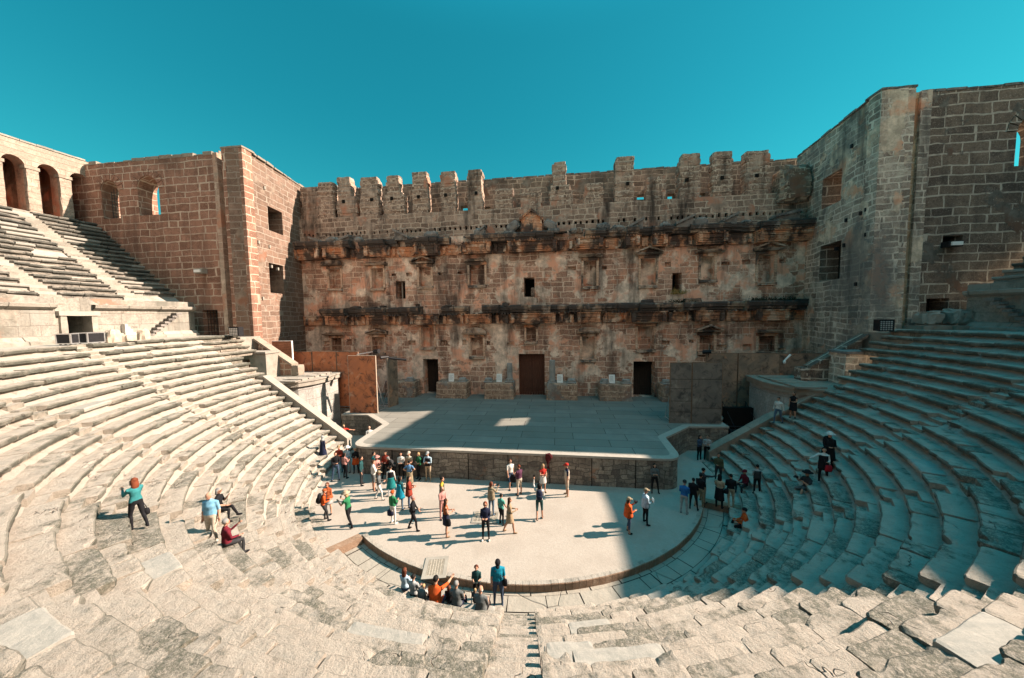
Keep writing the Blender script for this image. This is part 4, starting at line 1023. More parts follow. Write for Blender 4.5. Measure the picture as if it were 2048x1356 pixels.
# painted boards at both sides
def board(x0, y0, x1, y1, z0, z1, mat, label, grp, th=.09, edge=None, brace=False, seams=()):
    p, q = Vector((x0, y0, 0)), Vector((x1, y1, 0)); d = q - p; L = d.length
    r = thing('stage_screen', label, 'screen', ((x0 + x1) / 2, (y0 + y1) / 2, z0), 0, grp)
    M = Matrix.Translation(p) @ Matrix.Rotation(math.atan2(d.y, d.x), 4, 'Z')
    mb = MB(); mb.box(.03, L - .03, 0, th, z0, z1 - .03, 0, .5, 0, M); mb.build('panel', mat, r)
    mb = MB(); mb.box(0, .03, -.015, th + .01, z0, z1, 0, .5, 0, M); mb.box(L - .03, L, -.015, th + .01, z0, z1, 0, .5, 0, M); mb.box(.03, L - .03, -.015, th + .01, z1 - .03, z1, 0, .5, 0, M)
    mb.build('frame', edge or M_pale, r)
    if seams:
        mb = MB()
        for z in seams: mb.box(.03, L - .03, -.008, 0, z - .012, z + .012, 0, .5, 0, M)
        mb.build('seam', M_black, r)
    mb = MB()
    for u in (.25, L - .25):
        a, b = M @ Vector((u, th, z0 + (z1 - z0) * .75)), M @ Vector((u, th + 1.5, z0)); mb.tube(a, b, .025, .025, 6)
        a, b = M @ Vector((u, th, z0 + .05)), M @ Vector((u, th + 1.5, z0 + .02)); mb.tube(a, b, .025, .025, 6)
    mb.build('brace', M_alu, r)
    return r
E_p = plain('board_edge_pale', (.34, .27, .21), .8, .15)
E_r = plain('board_edge_brown', (.2, .13, .09), .8, .2)
board(-22.35, 28.7, -20.0, 28.4, 1.6, 6.72, M_rust, 'leftmost rust painted board beside the sloping brick wall', 'rust painted boards', edge=E_r)
board(-19.95, 28.4, -17.42, 28.2, 1.55, 6.76, M_rust, 'wide rust painted board with dark cloud, second in the row', 'rust painted boards', edge=E_r)
board(-17.38, 28.2, -15.2, 28.05, 1.55, 6.74, M_rust, 'narrow rust painted board half hidden by the front board', 'rust painted boards', edge=E_r)
board(-15.0, 26.2, -12.5, 26.2, ZD, 6.62, M_rust, 'pale edged rust board standing in front on the deck', 'rust painted boards', edge=E_p, brace=True)
board(-12.45, 28.0, -12.1, 29.2, ZD, 6.2, M_slate, 'dark brown board turned edgeways behind the front rust board', 'rust painted boards')
board(10.5, 25.55, 12.0, 25.6, ZD, 6.2, M_slate2, 'grey striped board nearest the right stage door', 'dark painted boards', edge=E_r, seams=(2.6, 3.4, 4.3, 5.0))
board(12.03, 25.6, 14.1, 25.68, ZD, 6.22, M_slate2, 'grey board beside the gap of the black stairs', 'dark painted boards', edge=E_r, seams=(2.9, 5.0))
board(14.0, 28.2, 16.3, 28.2, 1.6, 6.6, M_slate, 'mottled dark board behind the grey pair', 'dark painted boards', edge=E_r)
board(16.35, 28.2, 19.3, 28.2, 1.6, 6.6, M_slate, 'mottled board with rusty spots next to the right terrace', 'dark painted boards', edge=E_r)
board(19.35, 28.4, 23.0, 28.7, 1.6, 6.55, M_slate, 'dim board behind the right sloping wall', 'dark painted boards', edge=E_r)
t = thing('projector', 'small dark projector lamp clamped behind the front rust board top', 'lamp', (-13.2, 27.6, 6.7))
mb = MB(); mb.tube((-15.0, 27.6, 6.55), (-13.3, 27.6, 6.8), .05, .05, 6, 1); mb.tube((-13.4, 27.6, 6.8), (-12.9, 27.5, 6.86), .16, .2, 10); mb.build('lamp_body', [M_metal, M_alu], t)
t = thing('projector', 'small dark lamp bar beside the top corner of the front rust board', 'lamp', (-12.0, 27.4, 6.3))
mb = MB(); mb.tube((-12.3, 26.6, 6.4), (-11.9, 27.2, 6.4), .14, .1, 8); mb.tube((-11.9, 27.2, 6.3), (-10.6, 27.9, 6.05), .1, .1, 8); mb.build('lamp_body', M_metal, t)
t = thing('projector', 'dark lamp perched on the left corner of the mottled board', 'lamp', (14.0, 28.0, 6.6))
mb = MB(); mb.tube((13.7, 28.1, 6.7), (14.2, 27.8, 6.75), .18, .14, 8); mb.tube((14.1, 28.0, 6.3), (14.1, 28.0, 6.75), .03, .03, 6); mb.build('lamp_body', M_metal, t)
t = thing('projector', 'white lamp on the corner between the mottled board and the dim board', 'lamp', (19.4, 28.1, 6.4))
mb = MB(); mb.tube((19.45, 28.0, 6.0), (19.9, 28.0, 6.5), .05, .08, 8); mb.ball((19.5, 28, 5.95), .1, .1, .15); mb.build('lamp_body', M_sign, t)
# walls under the side boards, black steel stairs on the right
for sg in (-1, 1):
    o = thing('low_wall', 'dark stone clad wall below the %s boards' % ('rust painted' if sg < 0 else 'mottled right'), 'wall', (sg * 18.5, 28, 0))
    mb = MB(); mb.box(min(sg * 15.3, sg * 22.4), max(sg * 15.3, sg * 22.4), 27.85, 28.15, -.1, 1.55); mb.build('wall', M_clad if sg < 0 else M_slate2, o)
t = thing('steel_stairs', 'black steel stairs going up beside the right parapet', 'stairs', (15.9, 26.3, 0))
mb = MB()
for k in range(9): mb.box(15.1, 16.75, 25.4 + k * .28, 25.7 + k * .28, .18 + k * .2, .22 + k * .2)
mb.build('step', M_metal, t)
mb = MB()
for x in (15.1, 16.75):
    mb.slab([(x, 25.3, .0), (x, 28.0, 1.9), (x, 28.0, 2.1), (x, 25.3, .2)], (.05, 0, 0)); mb.tube((x, 25.4, .2), (x, 25.4, 1.1), .025, .025, 6); mb.tube((x, 27.8, 2.), (x, 27.8, 2.9), .025, .025, 6); mb.tube((x, 25.4, 1.1), (x, 27.8, 2.9), .025, .025, 6)
mb.build('handrail', M_metal, t)
mb = MB(); mb.box(14.95, 16.9, 27.0, 27.4, .0, 2.6); mb.build('backing', M_black, t)

# pedestals before the wall with marble plinths, stumps and white notices
PED = [(-14.9, -11.7), (-9.5, -6.35), (-4.65, -1.75), (1.4, 4.3), (6.3, 9.2), (11.85, 14.6)]
plab = ['long dark pedestal behind the front rust board left of the left door', 'stone pedestal right of the left stage door', 'stone pedestal left of the middle door with a column stump', 'stone pedestal right of the middle door with a grey column stump', 'stone pedestal left of the right stage door', 'stone pedestal partly hidden behind the grey striped board']
M_ped = masonry('pedestal_blocks', (.26, .165, .115), (.46, .31, .22), (.66, .49, .37), .85, .55, .035, (.36, .32, .28), .3, (.05, .05, .05), .5, .2, .1)
for (a, b), l in zip(PED, plab):
    t = thing('pedestal', l, 'pedestal', ((a + b) / 2, 32.6, ZD), 0, 'stone pedestals along the stage wall')
    mb = MB(); mb.rough_box(a, b, 31.8, 33.58, ZD - .02, 3.36, 0, .5, .25, .05, 1.2, None, .07); mb.build('block', M_ped, t)
    mb = MB(); mb.rough_box(a - .05, b + .05, 31.68, 33.58, ZD - .02, ZD + .2, 0, .5, .3, .04, 1.2, None, .03); mb.build('plinth', M_ped, t)
def colbase(x, y, z, label, r=.36, s=1.):
    t = thing('marble_plinth', label, 'plinth', (x, y, z), 0, 'marble plinths on the pedestals')
    mb = MB(); n = 20; prof = [(1.0, 0), (1.0, .07), (1.05, .1), (1.1, .14), (1.05, .19), (.92, .21), (.9, .25), (1., .28), (1.0, .33), (.86, .36), (.0, .36)]
    mb.rough_box(x - r * 1.15, x + r * 1.15, y - r * 1.15, y + r * 1.15, z, z + .1, 0, .3, .2, .015, 2)
    mb.grid([[(x + r * p * math.cos(2 * PI * k / n), y + r * p * math.sin(2 * PI * k / n), z + .1 + q * s * .75) for k in range(n)] for p, q in prof], 0, .3, True); mb.build('base', M_marcol, t, smooth=True)
for x, l in ((-6.85, 'flat marble plinth on the pedestal right of the left door'), (-4.25, 'flat marble plinth left of the white notice near the middle door'), (3.75, 'marble plinth on the right end of the pedestal right of the middle door'), (6.8, 'marble plinth on the left end of the pedestal near the right door'), (8.75, 'worn marble plinth right of the last white notice'), (12.3, 'marble plinth beside the grey striped board'), (-12.3, 'marble plinth on the dark pedestal by the left door')): colbase(x, 32.25, 3.34, l)
for x, h, r, l in ((-2.15, 1.55, .27, 'pale column stump left of the middle door'), (1.95, 1.85, .29, 'dark grey column stump right of the middle door')):
    colbase(x, 32.3, 3.34, 'moulded base under the ' + l, .34)
    t = thing('column_stump', l, 'column', (x, 32.3, 3.64)); mb = MB(); n = 18; o = U(0, 9)
    mb.grid([[Vector((x + q * r * math.cos(2 * PI * k / n), 32.3 + q * r * math.sin(2 * PI * k / n), 3.62 + z)) + noise.noise_vector((k * .5, z * 3, o)) * .015 for k in range(n)] for q, z in ((1.06, 0), (1.06, .05), (1., .1), (1., h * .35), (.98, h * .7), (.96, h - .05), (.9, h))], 0, .4, True, True); mb.build('shaft', M_marcol, t, smooth=True)
for (x, z), l in zip(((-7.93, 3.36), (-3.15, 3.36), (2.67, 3.36), (7.44, 3.36)), ('white notice board left of all, on the pedestal by the left door', 'white notice board between marble plinth and pale column stump', 'white notice board right of the dark grey column stump', 'white notice board on the pedestal by the right door')):
    t = thing('notice_board', l, 'notice', (x, 32.0, z), 0, 'white notice boards on the pedestals'); mb = MB()
    M = Matrix.Translation((x, 31.95, z)) @ Matrix.Rotation(rad(-10), 4, 'X'); mb.box(-.27, .27, 0, .03, .02, .82, 0, .5, 0, M); mb.build('board', M_sign, t)
    mb = MB()
    for k in range(5): mb.box(-.2, U(.05, .2), -.004, 0, .62 - k * .1, .645 - k * .1, 0, .5, 0, M)
    mb.build('text_lines', M_ink, t)
    mb = MB(); mb.tube(M @ Vector((0, .03, .6)), Vector((x, 32.35, z)), .015, .015, 5); mb.build('stand', M_metal, t)

# ------------------------------------------------------------------ parapets, side terraces, sloping stair walls
for sg, yq in ((-1, 22.3), (1, 23.0)):
    side = 'left' if sg < 0 else 'right'
    mat = M_slabs if sg < 0 else M_cap
    t = thing('stair_parapet', 'smooth pale sloping parapet along the end of the sunlit seats' if sg < 0 else 'shaded sloping stone parapet along the end of the right seats', 'parapet', (sg * 13, yq + .3, 0))
    xb, xt, y0, y1 = (12.75, 19.2, yq, yq + .5) if sg < 0 else (12.2, 18.6, yq + .02, yq + .62)
    top = (lambda x: SL * .97 * (x - 12.75) + .95) if sg < 0 else (lambda x: .64 * (x - 12.2) + .62)
    mb = MB(); q = [(sg * xb, y0, -.1), (sg * xb, y0, top(xb)), (sg * xt, y0, top(xt)), (sg * (xt + .9), y0, top(xt) - .1), (sg * (xt + .9), y0, top(xt) - 1.5), (sg * (xb + 3), y0, -.1)]
    mb.slab(q, (0, y1 - y0, 0), 0, .3); mb.build('wall', mat, t)
    mb = MB(); x = xb - .04; 
    while x < xt:
        b = min(xt, x + (6.6 if sg < 0 else U(.9, 1.5))); j = .0 if sg < 0 else U(-.02, .02)
        mb.slab([(sg * x, y0 - .06, top(x) + j), (sg * (b - .015), y0 - .06, top(b - .015) + j), (sg * (b - .015), y0 - .06, top(b - .015) + .14 + j), (sg * x, y0 - .06, top(x) + .14 + j)], (0, y1 - y0 + .12, 0), 0, random.random() * .8); x = b
    mb.slab([(sg * xt, y0 - .06, top(xt)), (sg * (xt + .95), y0 - .06, top(xt) - .12), (sg * (xt + .95), y0 - .06, top(xt) + .02), (sg * xt, y0 - .06, top(xt) + .14)], (0, y1 - y0 + .12, 0), 0, .4)
    mb.build('capping', mat, t)
    # terrace over the side passage
    t = thing('side_terrace', 'sunlit stone terrace over the left entrance passage' if sg < 0 else 'shaded stone terrace over the right entrance passage', 'terrace', (sg * 18.5, 25, 0))
    P = [(15.6, 22.9), (23.3, 22.9), (23.3, 27.8), (16.45, 27.8), (16.2, 26.6), (16.25, 25.3), (16.1, 24.2)]
    P = [(19.0, 22.85), (23.3, 22.85), (23.3, 27.8), (17.0, 27.8), (16.9, 26.2), (16.85, 25.4), (17.0, 24.6), (17.5, 23.6)]
    P = [(sg * x, y) for x, y in P]
    if sg > 0: Q = P
    else: Q = P[::-1]
    mb = MB(); mb.prism(Q, -.1, 4.5); mb.build('passage_wall', M_vault, t)
    mb = MB(); Qo = inset(Q, -.22); mb.prism(Qo, 4.5, 4.82); Qo = inset(Q, -.3); mb.prism(Qo, 4.823, 4.93, 0, .6); mb.build('terrace_edge', M_pale if sg < 0 else M_cap, t)
    mb = MB()
    for k in range(6):
        y = 23.0 + k * .72; mb.rough_box(min(sg * 17.2, sg * 19.0), max(sg * 17.2, sg * 19.0), y, y + .68, 4.93, 5.02 + U(0, .05), 0, random.random() * .9, .3, .03, 1.4, None, .03)
    mb.build('paving_slab', M_pale if sg < 0 else M_cap, t)
    # doorway block where the upper lower-rows run past the parapet
    t = thing('doorway_block', 'white stone block with a small red brown doorway above the left parapet' if sg < 0 else 'grey stone block with a small doorway above the right parapet', 'doorway', (sg * 22, 24.6, 4.9))
    mb = MB()
    wall(mb, (-23.6 if sg < 0 else 20.95, 24.45, 0), (1, 0, 0), (0, -1, 0), 2.65, 4.6, 6.95, [(.42, 1.18, 4.7, 6.5, .6, '', 1)] if sg < 0 else [(1.5, 2.3, 4.7, 6.5, .6, '', 1)], 1.4, 0, 0)
    mb.build('wall', [M_pale if sg < 0 else M_darkface, M_terra], t)
    mb = MB(); mb.rough_box(-23.7 if sg < 0 else 20.85, -20.85 if sg < 0 else 23.7, 24.33, 25.9, 6.96, 7.12, 0, .5, .3, .02, 1.4, None, .02); mb.build('lintel_slab', M_pale if sg < 0 else M_frag, t)
    # sloping brick wall of the stair up to the gangway
    t = thing('sloping_wall', 'sloping brown brick stair wall with pale capping below the left tower' if sg < 0 else 'dark sloping stair wall below the right tower', 'wall', (sg * 21.5, 26.3, 4.9))
    mb = MB(); q = [(sg * 19.3, 25.8, 4.9), (sg * 22.9, 25.8, 4.9), (sg * 22.9, 25.8, 7.75), (sg * 19.85, 25.8, 5.75), (sg * 19.3, 25.8, 5.75)]
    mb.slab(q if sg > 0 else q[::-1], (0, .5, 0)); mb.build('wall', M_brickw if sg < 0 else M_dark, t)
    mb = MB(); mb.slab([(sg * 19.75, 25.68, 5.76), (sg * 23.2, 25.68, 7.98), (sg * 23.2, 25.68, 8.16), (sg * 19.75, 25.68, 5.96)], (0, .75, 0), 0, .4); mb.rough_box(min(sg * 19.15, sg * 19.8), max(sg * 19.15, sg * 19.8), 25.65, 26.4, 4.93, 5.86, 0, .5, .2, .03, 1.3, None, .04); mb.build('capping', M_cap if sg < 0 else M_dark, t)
    mb = MB()
    for k in range(10): mb.box(min(sg * (20.3 + .34 * k), sg * 23.3), max(sg * (20.3 + .34 * k), sg * 23.3), 26.35, 27.6, 4.4 + .27 * k, 4.95 + .27 * k, 0, random.random() * .9)
    mb.build('steps', M_pale if sg < 0 else M_frag, t)
    mb = MB(); mb.box(min(sg * 23.3, sg * 26.7), max(sg * 23.3, sg * 26.7), 24.6, 26.5, 4.5, 8.3); mb.build('landing', M_pale if sg < 0 else M_cap, t)
t = thing('terracotta_board', 'brick red boarded panel behind the sloping brick wall', 'board', (-22.3, 27.75, 5.0))
mb = MB(); mb.slab([(-23.38, 27.75, 5.0), (-21.4, 27.75, 5.0), (-21.4, 27.75, 7.74), (-23.38, 27.75, 7.74)], (0, .06, 0)); mb.build('panel', M_terra, t)
mb = MB(); mb.box(-21.42, -21.35, 27.7, 27.83, 5.0, 7.78); mb.box(-23.38, -21.42, 27.72, 27.82, 7.74, 7.78); mb.build('frame', M_sign, t)

# ------------------------------------------------------------------ floor grates, loose things
def grate(x, y, w, d, rz, z, label, lines, fr=.16):
    t = thing('floor_grate', label, 'grate', (x, y, z), 0, 'metal floor grates'); M = Matrix.Translation((x, y, z)) @ Matrix.Rotation(rz, 4, 'Z')
    mb = MB(); 
    for a in ((-w - fr, -w, -d - fr, d + fr), (w, w + fr, -d - fr, d + fr), (-w, w, -d - fr, -d), (-w, w, d, d + fr)): mb.box(a[0], a[1], a[2], a[3], 0, .03, 0, .5, 0, M)
    mb.build('frame', M_slabs, t)
    mb = MB(); mb.box(-w, w, -d, d, .0, .006, 0, .5, 0, M); mb.build('pit', M_black, t)
    mb = MB(); n = lines
    for k in range(n): y0 = -d + 2 * d * (k + .15) / n; mb.box(-w, w, y0, y0 + 2 * d * .55 / n, .008, .028, 0, .5, 0, M)
    for k in range(7): x0 = -w + 2 * w * k / 6; mb.box(x0 - .012, x0 + .012, -d, d, .012, .03, 0, .5, 0, M)
    mb.build('bars', plain('grate_bars', (.36, .32, .26), .7, .3, 20), t)
grate(-2.35, 12.05, .3, .42, rad(12), .004, 'pale framed metal grate at the curb behind the seated group', 18)
grate(-1.1, 15.5, .55, .42, rad(4), .004, 'small barred floor grate near the middle of the orchestra', 8, .07)
def zone(name, label, cat, x, y, z): return thing(name, label, cat, (x, y, z))
for (x, y, w, h, l) in ((-25.0, 15.7, .2, .62, 'black flight case seen end on at the gangway doorway'), (-24.75, 16.45, .44, .64, 'wide black flight case with silver corners on the gangway')):
    t = thing('flight_case', l, 'flight case', (x, y, 8.44)); a = math.atan2(y - CY, x); M = Matrix.Translation((x, y, 8.46)) @ Matrix.Rotation(a, 4, 'Z')
    mb = MB(); mb.box(-.35, .35, -w, w, .08, h, 0, .5, 0, M); mb.build('body', M_metal, t)
    mb = MB()
    for yy in (-w, w):
        for xx in (-.35, .35): mb.box(xx - .03, xx + .03, yy - .03, yy + .03, .06, h + .02, 0, .5, 0, M)
    for zz in (.08, h):
        for xx in (-.35, .35): mb.box(xx - .025, xx + .025, -w, w, zz - .025, zz + .025, 0, .5, 0, M)
        for yy in (-w, w): mb.box(-.35, .35, yy - .025, yy + .025, zz - .025, zz + .025, 0, .5, 0, M)
    mb.build('edge_trim', M_alu, t)
    mb = MB()
    for yy in (-w * .6, w * .6):
        for xx in (-.25, .25): mb.tube(M @ Vector((xx, yy - .02, .04)), M @ Vector((xx, yy + .02, .04)), .05, .05, 8)
    mb.build('caster', M_metal, t)
for x, y, w, h, l in ((-24.5, 17.35, .36, .8, 'tall canvas wrapped bundle beside the flight case'), (-24.6, 18.2, .34, .42, 'low canvas wrapped bundle between the two tall ones'), (-24.6, 18.95, .32, .78, 'tall pale canvas bundle farthest from the flight cases')):
    t = thing('covered_bundle', l, 'bundle', (x, y, 8.44), 0, 'canvas wrapped bundles'); mb = MB(); o = U(0, 50); rows = []
    for k in range(9):
        z = h * k / 8; f = (1 - .25 * (k / 8) ** 2) if k < 8 else .45
        rows.append([Vector((x + .34 * f * math.cos(2 * PI * j / 16), y + w * f * math.sin(2 * PI * j / 16), 8.45 + z)) * 1. + noise.noise_vector((j * .8 + o, z * 2.2, o)) * .09 for j in range(16)])
    mb.grid(rows, 0, .5, True, True); mb.build('cover', M_canvas, t)
for x, y, l in ((-23.0, 24.0, 'black loudspeaker on the end of the sunlit top seat row'), (22.75, 24.15, 'black loudspeaker on the end of the shaded top seat row')):
    t = thing('loudspeaker', l, 'loudspeaker', (x, y, 8.45)); M = Matrix.Translation((x, y, 8.45)) @ Matrix.Rotation(.25 if x < 0 else -.25, 4, 'Z')
    mb = MB(); mb.box(-.36, .36, -.3, .3, 0, .72, 0, .5, 0, M); mb.build('cabinet', M_metal, t)
    mb = MB()
    for i in range(5):
        for j in range(5): mb.box(-.3 + i * .12, -.22 + i * .12, -.315, -.302, .06 + j * .12, .14 + j * .12, 0, .5, 0, M)
    mb.build('grille', M_alu, t)
for x, y, s, l in ((26.4, 25.5, (.55, .45, .85), 'pale eroded statue fragment before the right doorway'), (28.2, 25.4, (.75, .5, 1.0), 'large pale broken block on a slab by the right gangway')):
    t = thing('stone_fragment', l, 'stone block', (x, y, 8.44)); mb = MB()
    mb.rough_box(x - s[0], x + s[0], y - s[1], y + s[1], 8.72, 8.72 + s[2], 0, .3, .16, .16, 1.3, None, .2); mb.build('block', M_pale, t)
    mb = MB(); mb.rough_box(x - s[0] - .35, x + s[0] + .35, y - s[1] - .3, y + s[1] + .2, 8.44, 8.72, 0, .4, .3, .03, 1.4, None, .03); mb.build('slab', M_cap, t)
t = thing('hanging_cloth', 'dark maroon cloth hanging over the stage front', 'cloth', (1.85, 19.1, 1.2))
mb = MB(); rows = []
for k in range(8):
    z = 1.84 - k * .12; w = .16 + .07 * math.sin(k * .9) - .012 * k
    rows.append([Vector((1.85 + w * math.cos(2 * PI * j / 12) + .03 * math.sin(k), 19.02 + .1 * math.sin(2 * PI * j / 12) - .03, z)) + noise.noise_vector((j * .9, k * .7, 3)) * .04 for j in range(12)])
mb.grid(rows, 0, .5, True, True); mb.build('cloth', M_maroon, t)

# ------------------------------------------------------------------ people
PM = {}
def cm(c, rough=.85):
    k = tuple(round(x, 3) for x in c)
    if k not in PM:
        t = NT('cloth'); n = t.noise(9, 4, .6); n2 = t.noise(2.6, 2)
        col = t.mix(t.ramp(n, .35, .65), tuple(x * .78 for x in k), tuple(min(1, x * 1.15) for x in k))
        PM[k] = t.done(col, t.bump(n2, .5, .05), rough)
    return PM[k]
C = dict(white=(.68, .66, .62), cream=(.58, .5, .4), black=(.014, .014, .016), char=(.04, .042, .045), grey=(.13, .14, .14), lgrey=(.36, .37, .37), navy=(.016, .022, .05), denim=(.055, .085, .14), jeans=(.09, .14, .2), red=(.5, .035, .025), brick=(.26, .04, .025), maroon=(.16, .016, .028), orange=(.62, .1, .02), rust=(.36, .09, .03), green=(.03, .2, .085), teal=(.015, .19, .2), turq=(.01, .24, .36), lblue=(.2, .44, .62), sky=(.42, .56, .66), blue=(.02, .14, .4), purple=(.1, .035, .07), khaki=(.3, .24, .16), beige=(.46, .36, .25), tan=(.34, .25, .16), yellow=(.6, .36, .05), dteal=(.02, .075, .08), pink=(.5, .25, .22), olive=(.09, .09, .05), sea=(.09, .36, .3), pblue=(.12, .26, .45))
C = {a: tuple(x * .74 for x in b) for a, b in C.items()}
SK = [(.4, .22, .15), (.33, .175, .115), (.43, .26, .19)]
HC = dict(black=(.01, .009, .008), brown=(.04, .02, .012), auburn=(.1, .03, .015), blond=(.33, .22, .11), grey=(.2, .195, .19), white=(.42, .41, .39), red=(.15, .04, .018))
EYE = plain('eye_dark', (.02, .015, .012), .3, .1); MOUTH = plain('mouth', (.3, .08, .07), .6, .1); M_lens = plain('dark_lens', (.01, .01, .012), .15, .1)
def arm(kind):                                  # upper arm, forearm directions for the right arm (x out, y forward, z up)
    return {'down': ((.16, .02, -1), (.04, .16, -1)), 'slack': ((.22, -.05, -1), (.12, .3, -1)), 'phone': ((.18, .62, -.75), (-.3, .75, .62)), 'low': ((.14, .18, -1), (-.42, .9, .05)),
            'high': ((.25, .6, .55), (-.1, .35, 1)), 'hip': ((.75, -.25, -.75), (-.8, .3, -.5)), 'cross': ((.22, .3, -1), (-1, .42, .12)), 'reach': ((.3, .95, -.05), (.1, 1, .1)),
            'lap': ((.18, .3, -1), (-.35, .9, -.25)), 'swing': ((.14, .35, -1), (.05, .6, -.9)), 'back': ((.16, -.35, -1), (.08, -.1, -1)), 'bag': ((.12, .0, -1), (.03, .1, -1)), 'side': ((.8, .35, -.5), (.75, .5, -.2)), 'chin': ((.1, .35, -.9), (-.25, .6, .8))}[kind]
def leg(kind):
    return {'st': ((.07, .01, -1), (.03, -.03, -1)), 'wide': ((.2, .02, -1), (.12, -.03, -1)), 'fwd': ((.04, .42, -1), (.03, .08, -1)), 'bk': ((.04, -.2, -1), (.03, -.5, -1)), 'bend': ((.06, .25, -1), (.04, -.18, -1)),
            'sit': ((.16, 1, -.06), (.08, -.06, -1)), 'sitlow': ((.2, .9, .3), (.05, .35, -1)), 'sitx': ((-.08, 1, .02), (.25, .3, -1)), 'crouch': ((.25, .85, .35), (.08, -.55, -1))}[kind]
PEOPLE = []
def smooth_tube(mb, pts, n=10):
    """pts: (position, rx, ry) along a limb; ellipses square to the path"""
    P = [Vector(p[0]) for p in pts]; rows = []
    for i, (p, rx, ry) in enumerate(pts):
        d = (P[min(i + 1, len(P) - 1)] - P[max(i - 1, 0)]).normalized(); x = Vector((1, 0, 0)); x = (x - d * x.dot(d)).normalized() if abs(d.x) < .95 else Vector((0, 1, 0)); y = d.cross(x)
        rows.append([P[i] + x * rx * math.cos(2 * PI * k / n) + y * ry * math.sin(2 * PI * k / n) for k in range(n)])
    mb.grid(rows, 0, 0, True, True)
def person(label, x, y, z, face, h=1.68, arms=('down', 'down'), legs=('st', 'st'), shirt='grey', pants='char', shoes='black', sleeve=1., leglen=1., hair=('brown', 'short'), hat=None, female=False,
           lean=0., skirt=None, coat=None, head=(0., 0.), skin=0, glasses=False, group='visitors in the theatre', fat=1., scale_sit=None, vest=None):
    t = thing('person', label, 'person', (x, y, z), rad(face - 90), group, True)
    k = h / 1.72
    f = fat
    hipz = .0; J = {}
    L = dict(th=.42 * k, sh=.42 * k, foot=.07 * k, sp=.5 * k, ua=.29 * k, fa=.25 * k)
    def D(v, s): v = Vector((v[0] * s, v[1], v[2])); return v.normalized()
    hw = (.095 if not female else .09) * k
    bones = []                                    # (a, b, radius, material key)
    # legs relative to the pelvis at origin
    feet = []
    for s, kd in ((1, legs[0]), (-1, legs[1])):
        a, b = leg(kd); hp = Vector((s * hw, 0, -.03 * k)); kn = hp + D(a, s) * L['th']; an = kn + D(b, s) * L['sh']; feet.append((s, hp, kn, an))
    low = min(q[3].z for q in feet) - L['foot']
    base = -low if scale_sit is None else scale_sit + .1 * k
    O = Vector((0, 0, base))
    lv = Matrix.Rotation(-lean, 3, 'X')
    sw = (.19 if not female else .168) * k
    ch = lambda zz, yy=0., xx=0.: O + lv @ Vector((xx, yy, zz)) if zz > 0 else O + Vector((xx, yy, zz))
    neck = ch(L['sp'] + .03 * k); 
    mb = MB()
    wq = (.15 if not female else .13) * f
    smooth_tube(mb, [(ch(-.1 * k), .12 * k * f, .085 * k * f), (ch(-.03 * k), .172 * k * f, .12 * k * f), (ch(.08 * k), (.165 if female else .16) * k * f, .118 * k * f), (ch(.2 * k), wq * k, .105 * k * f), (ch(.34 * k), .165 * k * (.93 if female else 1) * (f + 1) / 2, (.125 if female else .12) * k * f), (ch(.44 * k), sw, .1 * k), (ch(.49 * k), sw * .72, .075 * k), (ch(.52 * k), .06 * k, .058 * k)], 14)
    pk = 'skirtskin' if skirt and skirt[3] else 'pants'
    for s, hp, kn, an in feet:
        hp, kn, an = hp + O, kn + O, an + O
        smooth_tube(mb, [(hp + Vector((0, 0, .05 * k)), .082 * k * f, .09 * k * f), (hp * .6 + kn * .4, .078 * k * f, .084 * k * f), (kn, .054 * k, .058 * k), (kn * .65 + an * .35 + Vector((0, -.012, 0)), .05 * k, .058 * k), (an, .036 * k, .04 * k)], 10)
        fd = Vector((s * .18, 1, 0)).normalized(); an2 = an - Vector((0, 0, .035 * k))
        mb.ball(an2 + fd * .055 * k - Vector((0, 0, .0)), .046 * k, .125 * k, .046 * k, 10, 6, M=Matrix.Rotation(-s * .18, 3, 'Z'))
        if leglen >= 1: bones.append((hp, an, .08, 'pants'))
        else:
            c = hp + (kn - hp) * min(1, leglen * 2) if leglen <= .5 else kn + (an - kn) * (leglen * 2 - 1)
            if leglen > .02: bones.append((hp, kn if leglen > .5 else c, .085, 'pants'))
            if leglen > .5: bones.append((kn, c, .06, 'pants')); bones.append((c, an, .05, 'skin'))
            else: bones.append((c, kn, .075, 'skin')); bones.append((kn, an, .055, 'skin'))
        bones.append((an2 - Vector((0, 0, .01)) - fd * .04 * k, an2 + fd * .14 * k - Vector((0, 0, .01)), .05, 'shoes'))
    hands = []
    for s, kd in ((1, arms[0]), (-1, arms[1])):
        a, b = arm(kd); sh = ch(.455 * k, 0, s * (sw - .012 * k)); el = sh + lv @ D(a, s) * L['ua']; wr = el + lv @ D(b, s) * L['fa']
        smooth_tube(mb, [(sh * .9 + ch(.4 * k) * .1, .062 * k, .06 * k), (sh, .062 * k, .062 * k), (sh * .5 + el * .5, .052 * k, .054 * k), (el, .042 * k, .044 * k), (el * .6 + wr * .4, .041 * k, .043 * k), (wr, .028 * k, .031 * k)], 9)
        c = sh + (el - sh) * min(1, sleeve * 2) if sleeve <= .5 else el + (wr - el) * (sleeve * 2 - 1)
        if sleeve > .02: bones.append((sh, el if sleeve > .5 else c, .06, 'shirt'))
        if sleeve > .5: bones.append((el, c, .045, 'shirt'))
        if sleeve < .95: bones.append((c, el if sleeve < .5 else wr, .05, 'skin'))
        if sleeve < .5: bones.append((el, wr, .042, 'skin'))
        hands.append((s, el, wr))
    bones += [(ch(-.09 * k), ch(.03 * k), .15, 'pants'), (ch(.09 * k), ch(.44 * k), .15, 'shirt'), (ch(.42 * k, 0, -sw * .8), ch(.42 * k, 0, sw * .8), .08, 'shirt'), (ch(.09 * k, 0, -.09), ch(.09 * k, 0, .09), .1, 'shirt')]
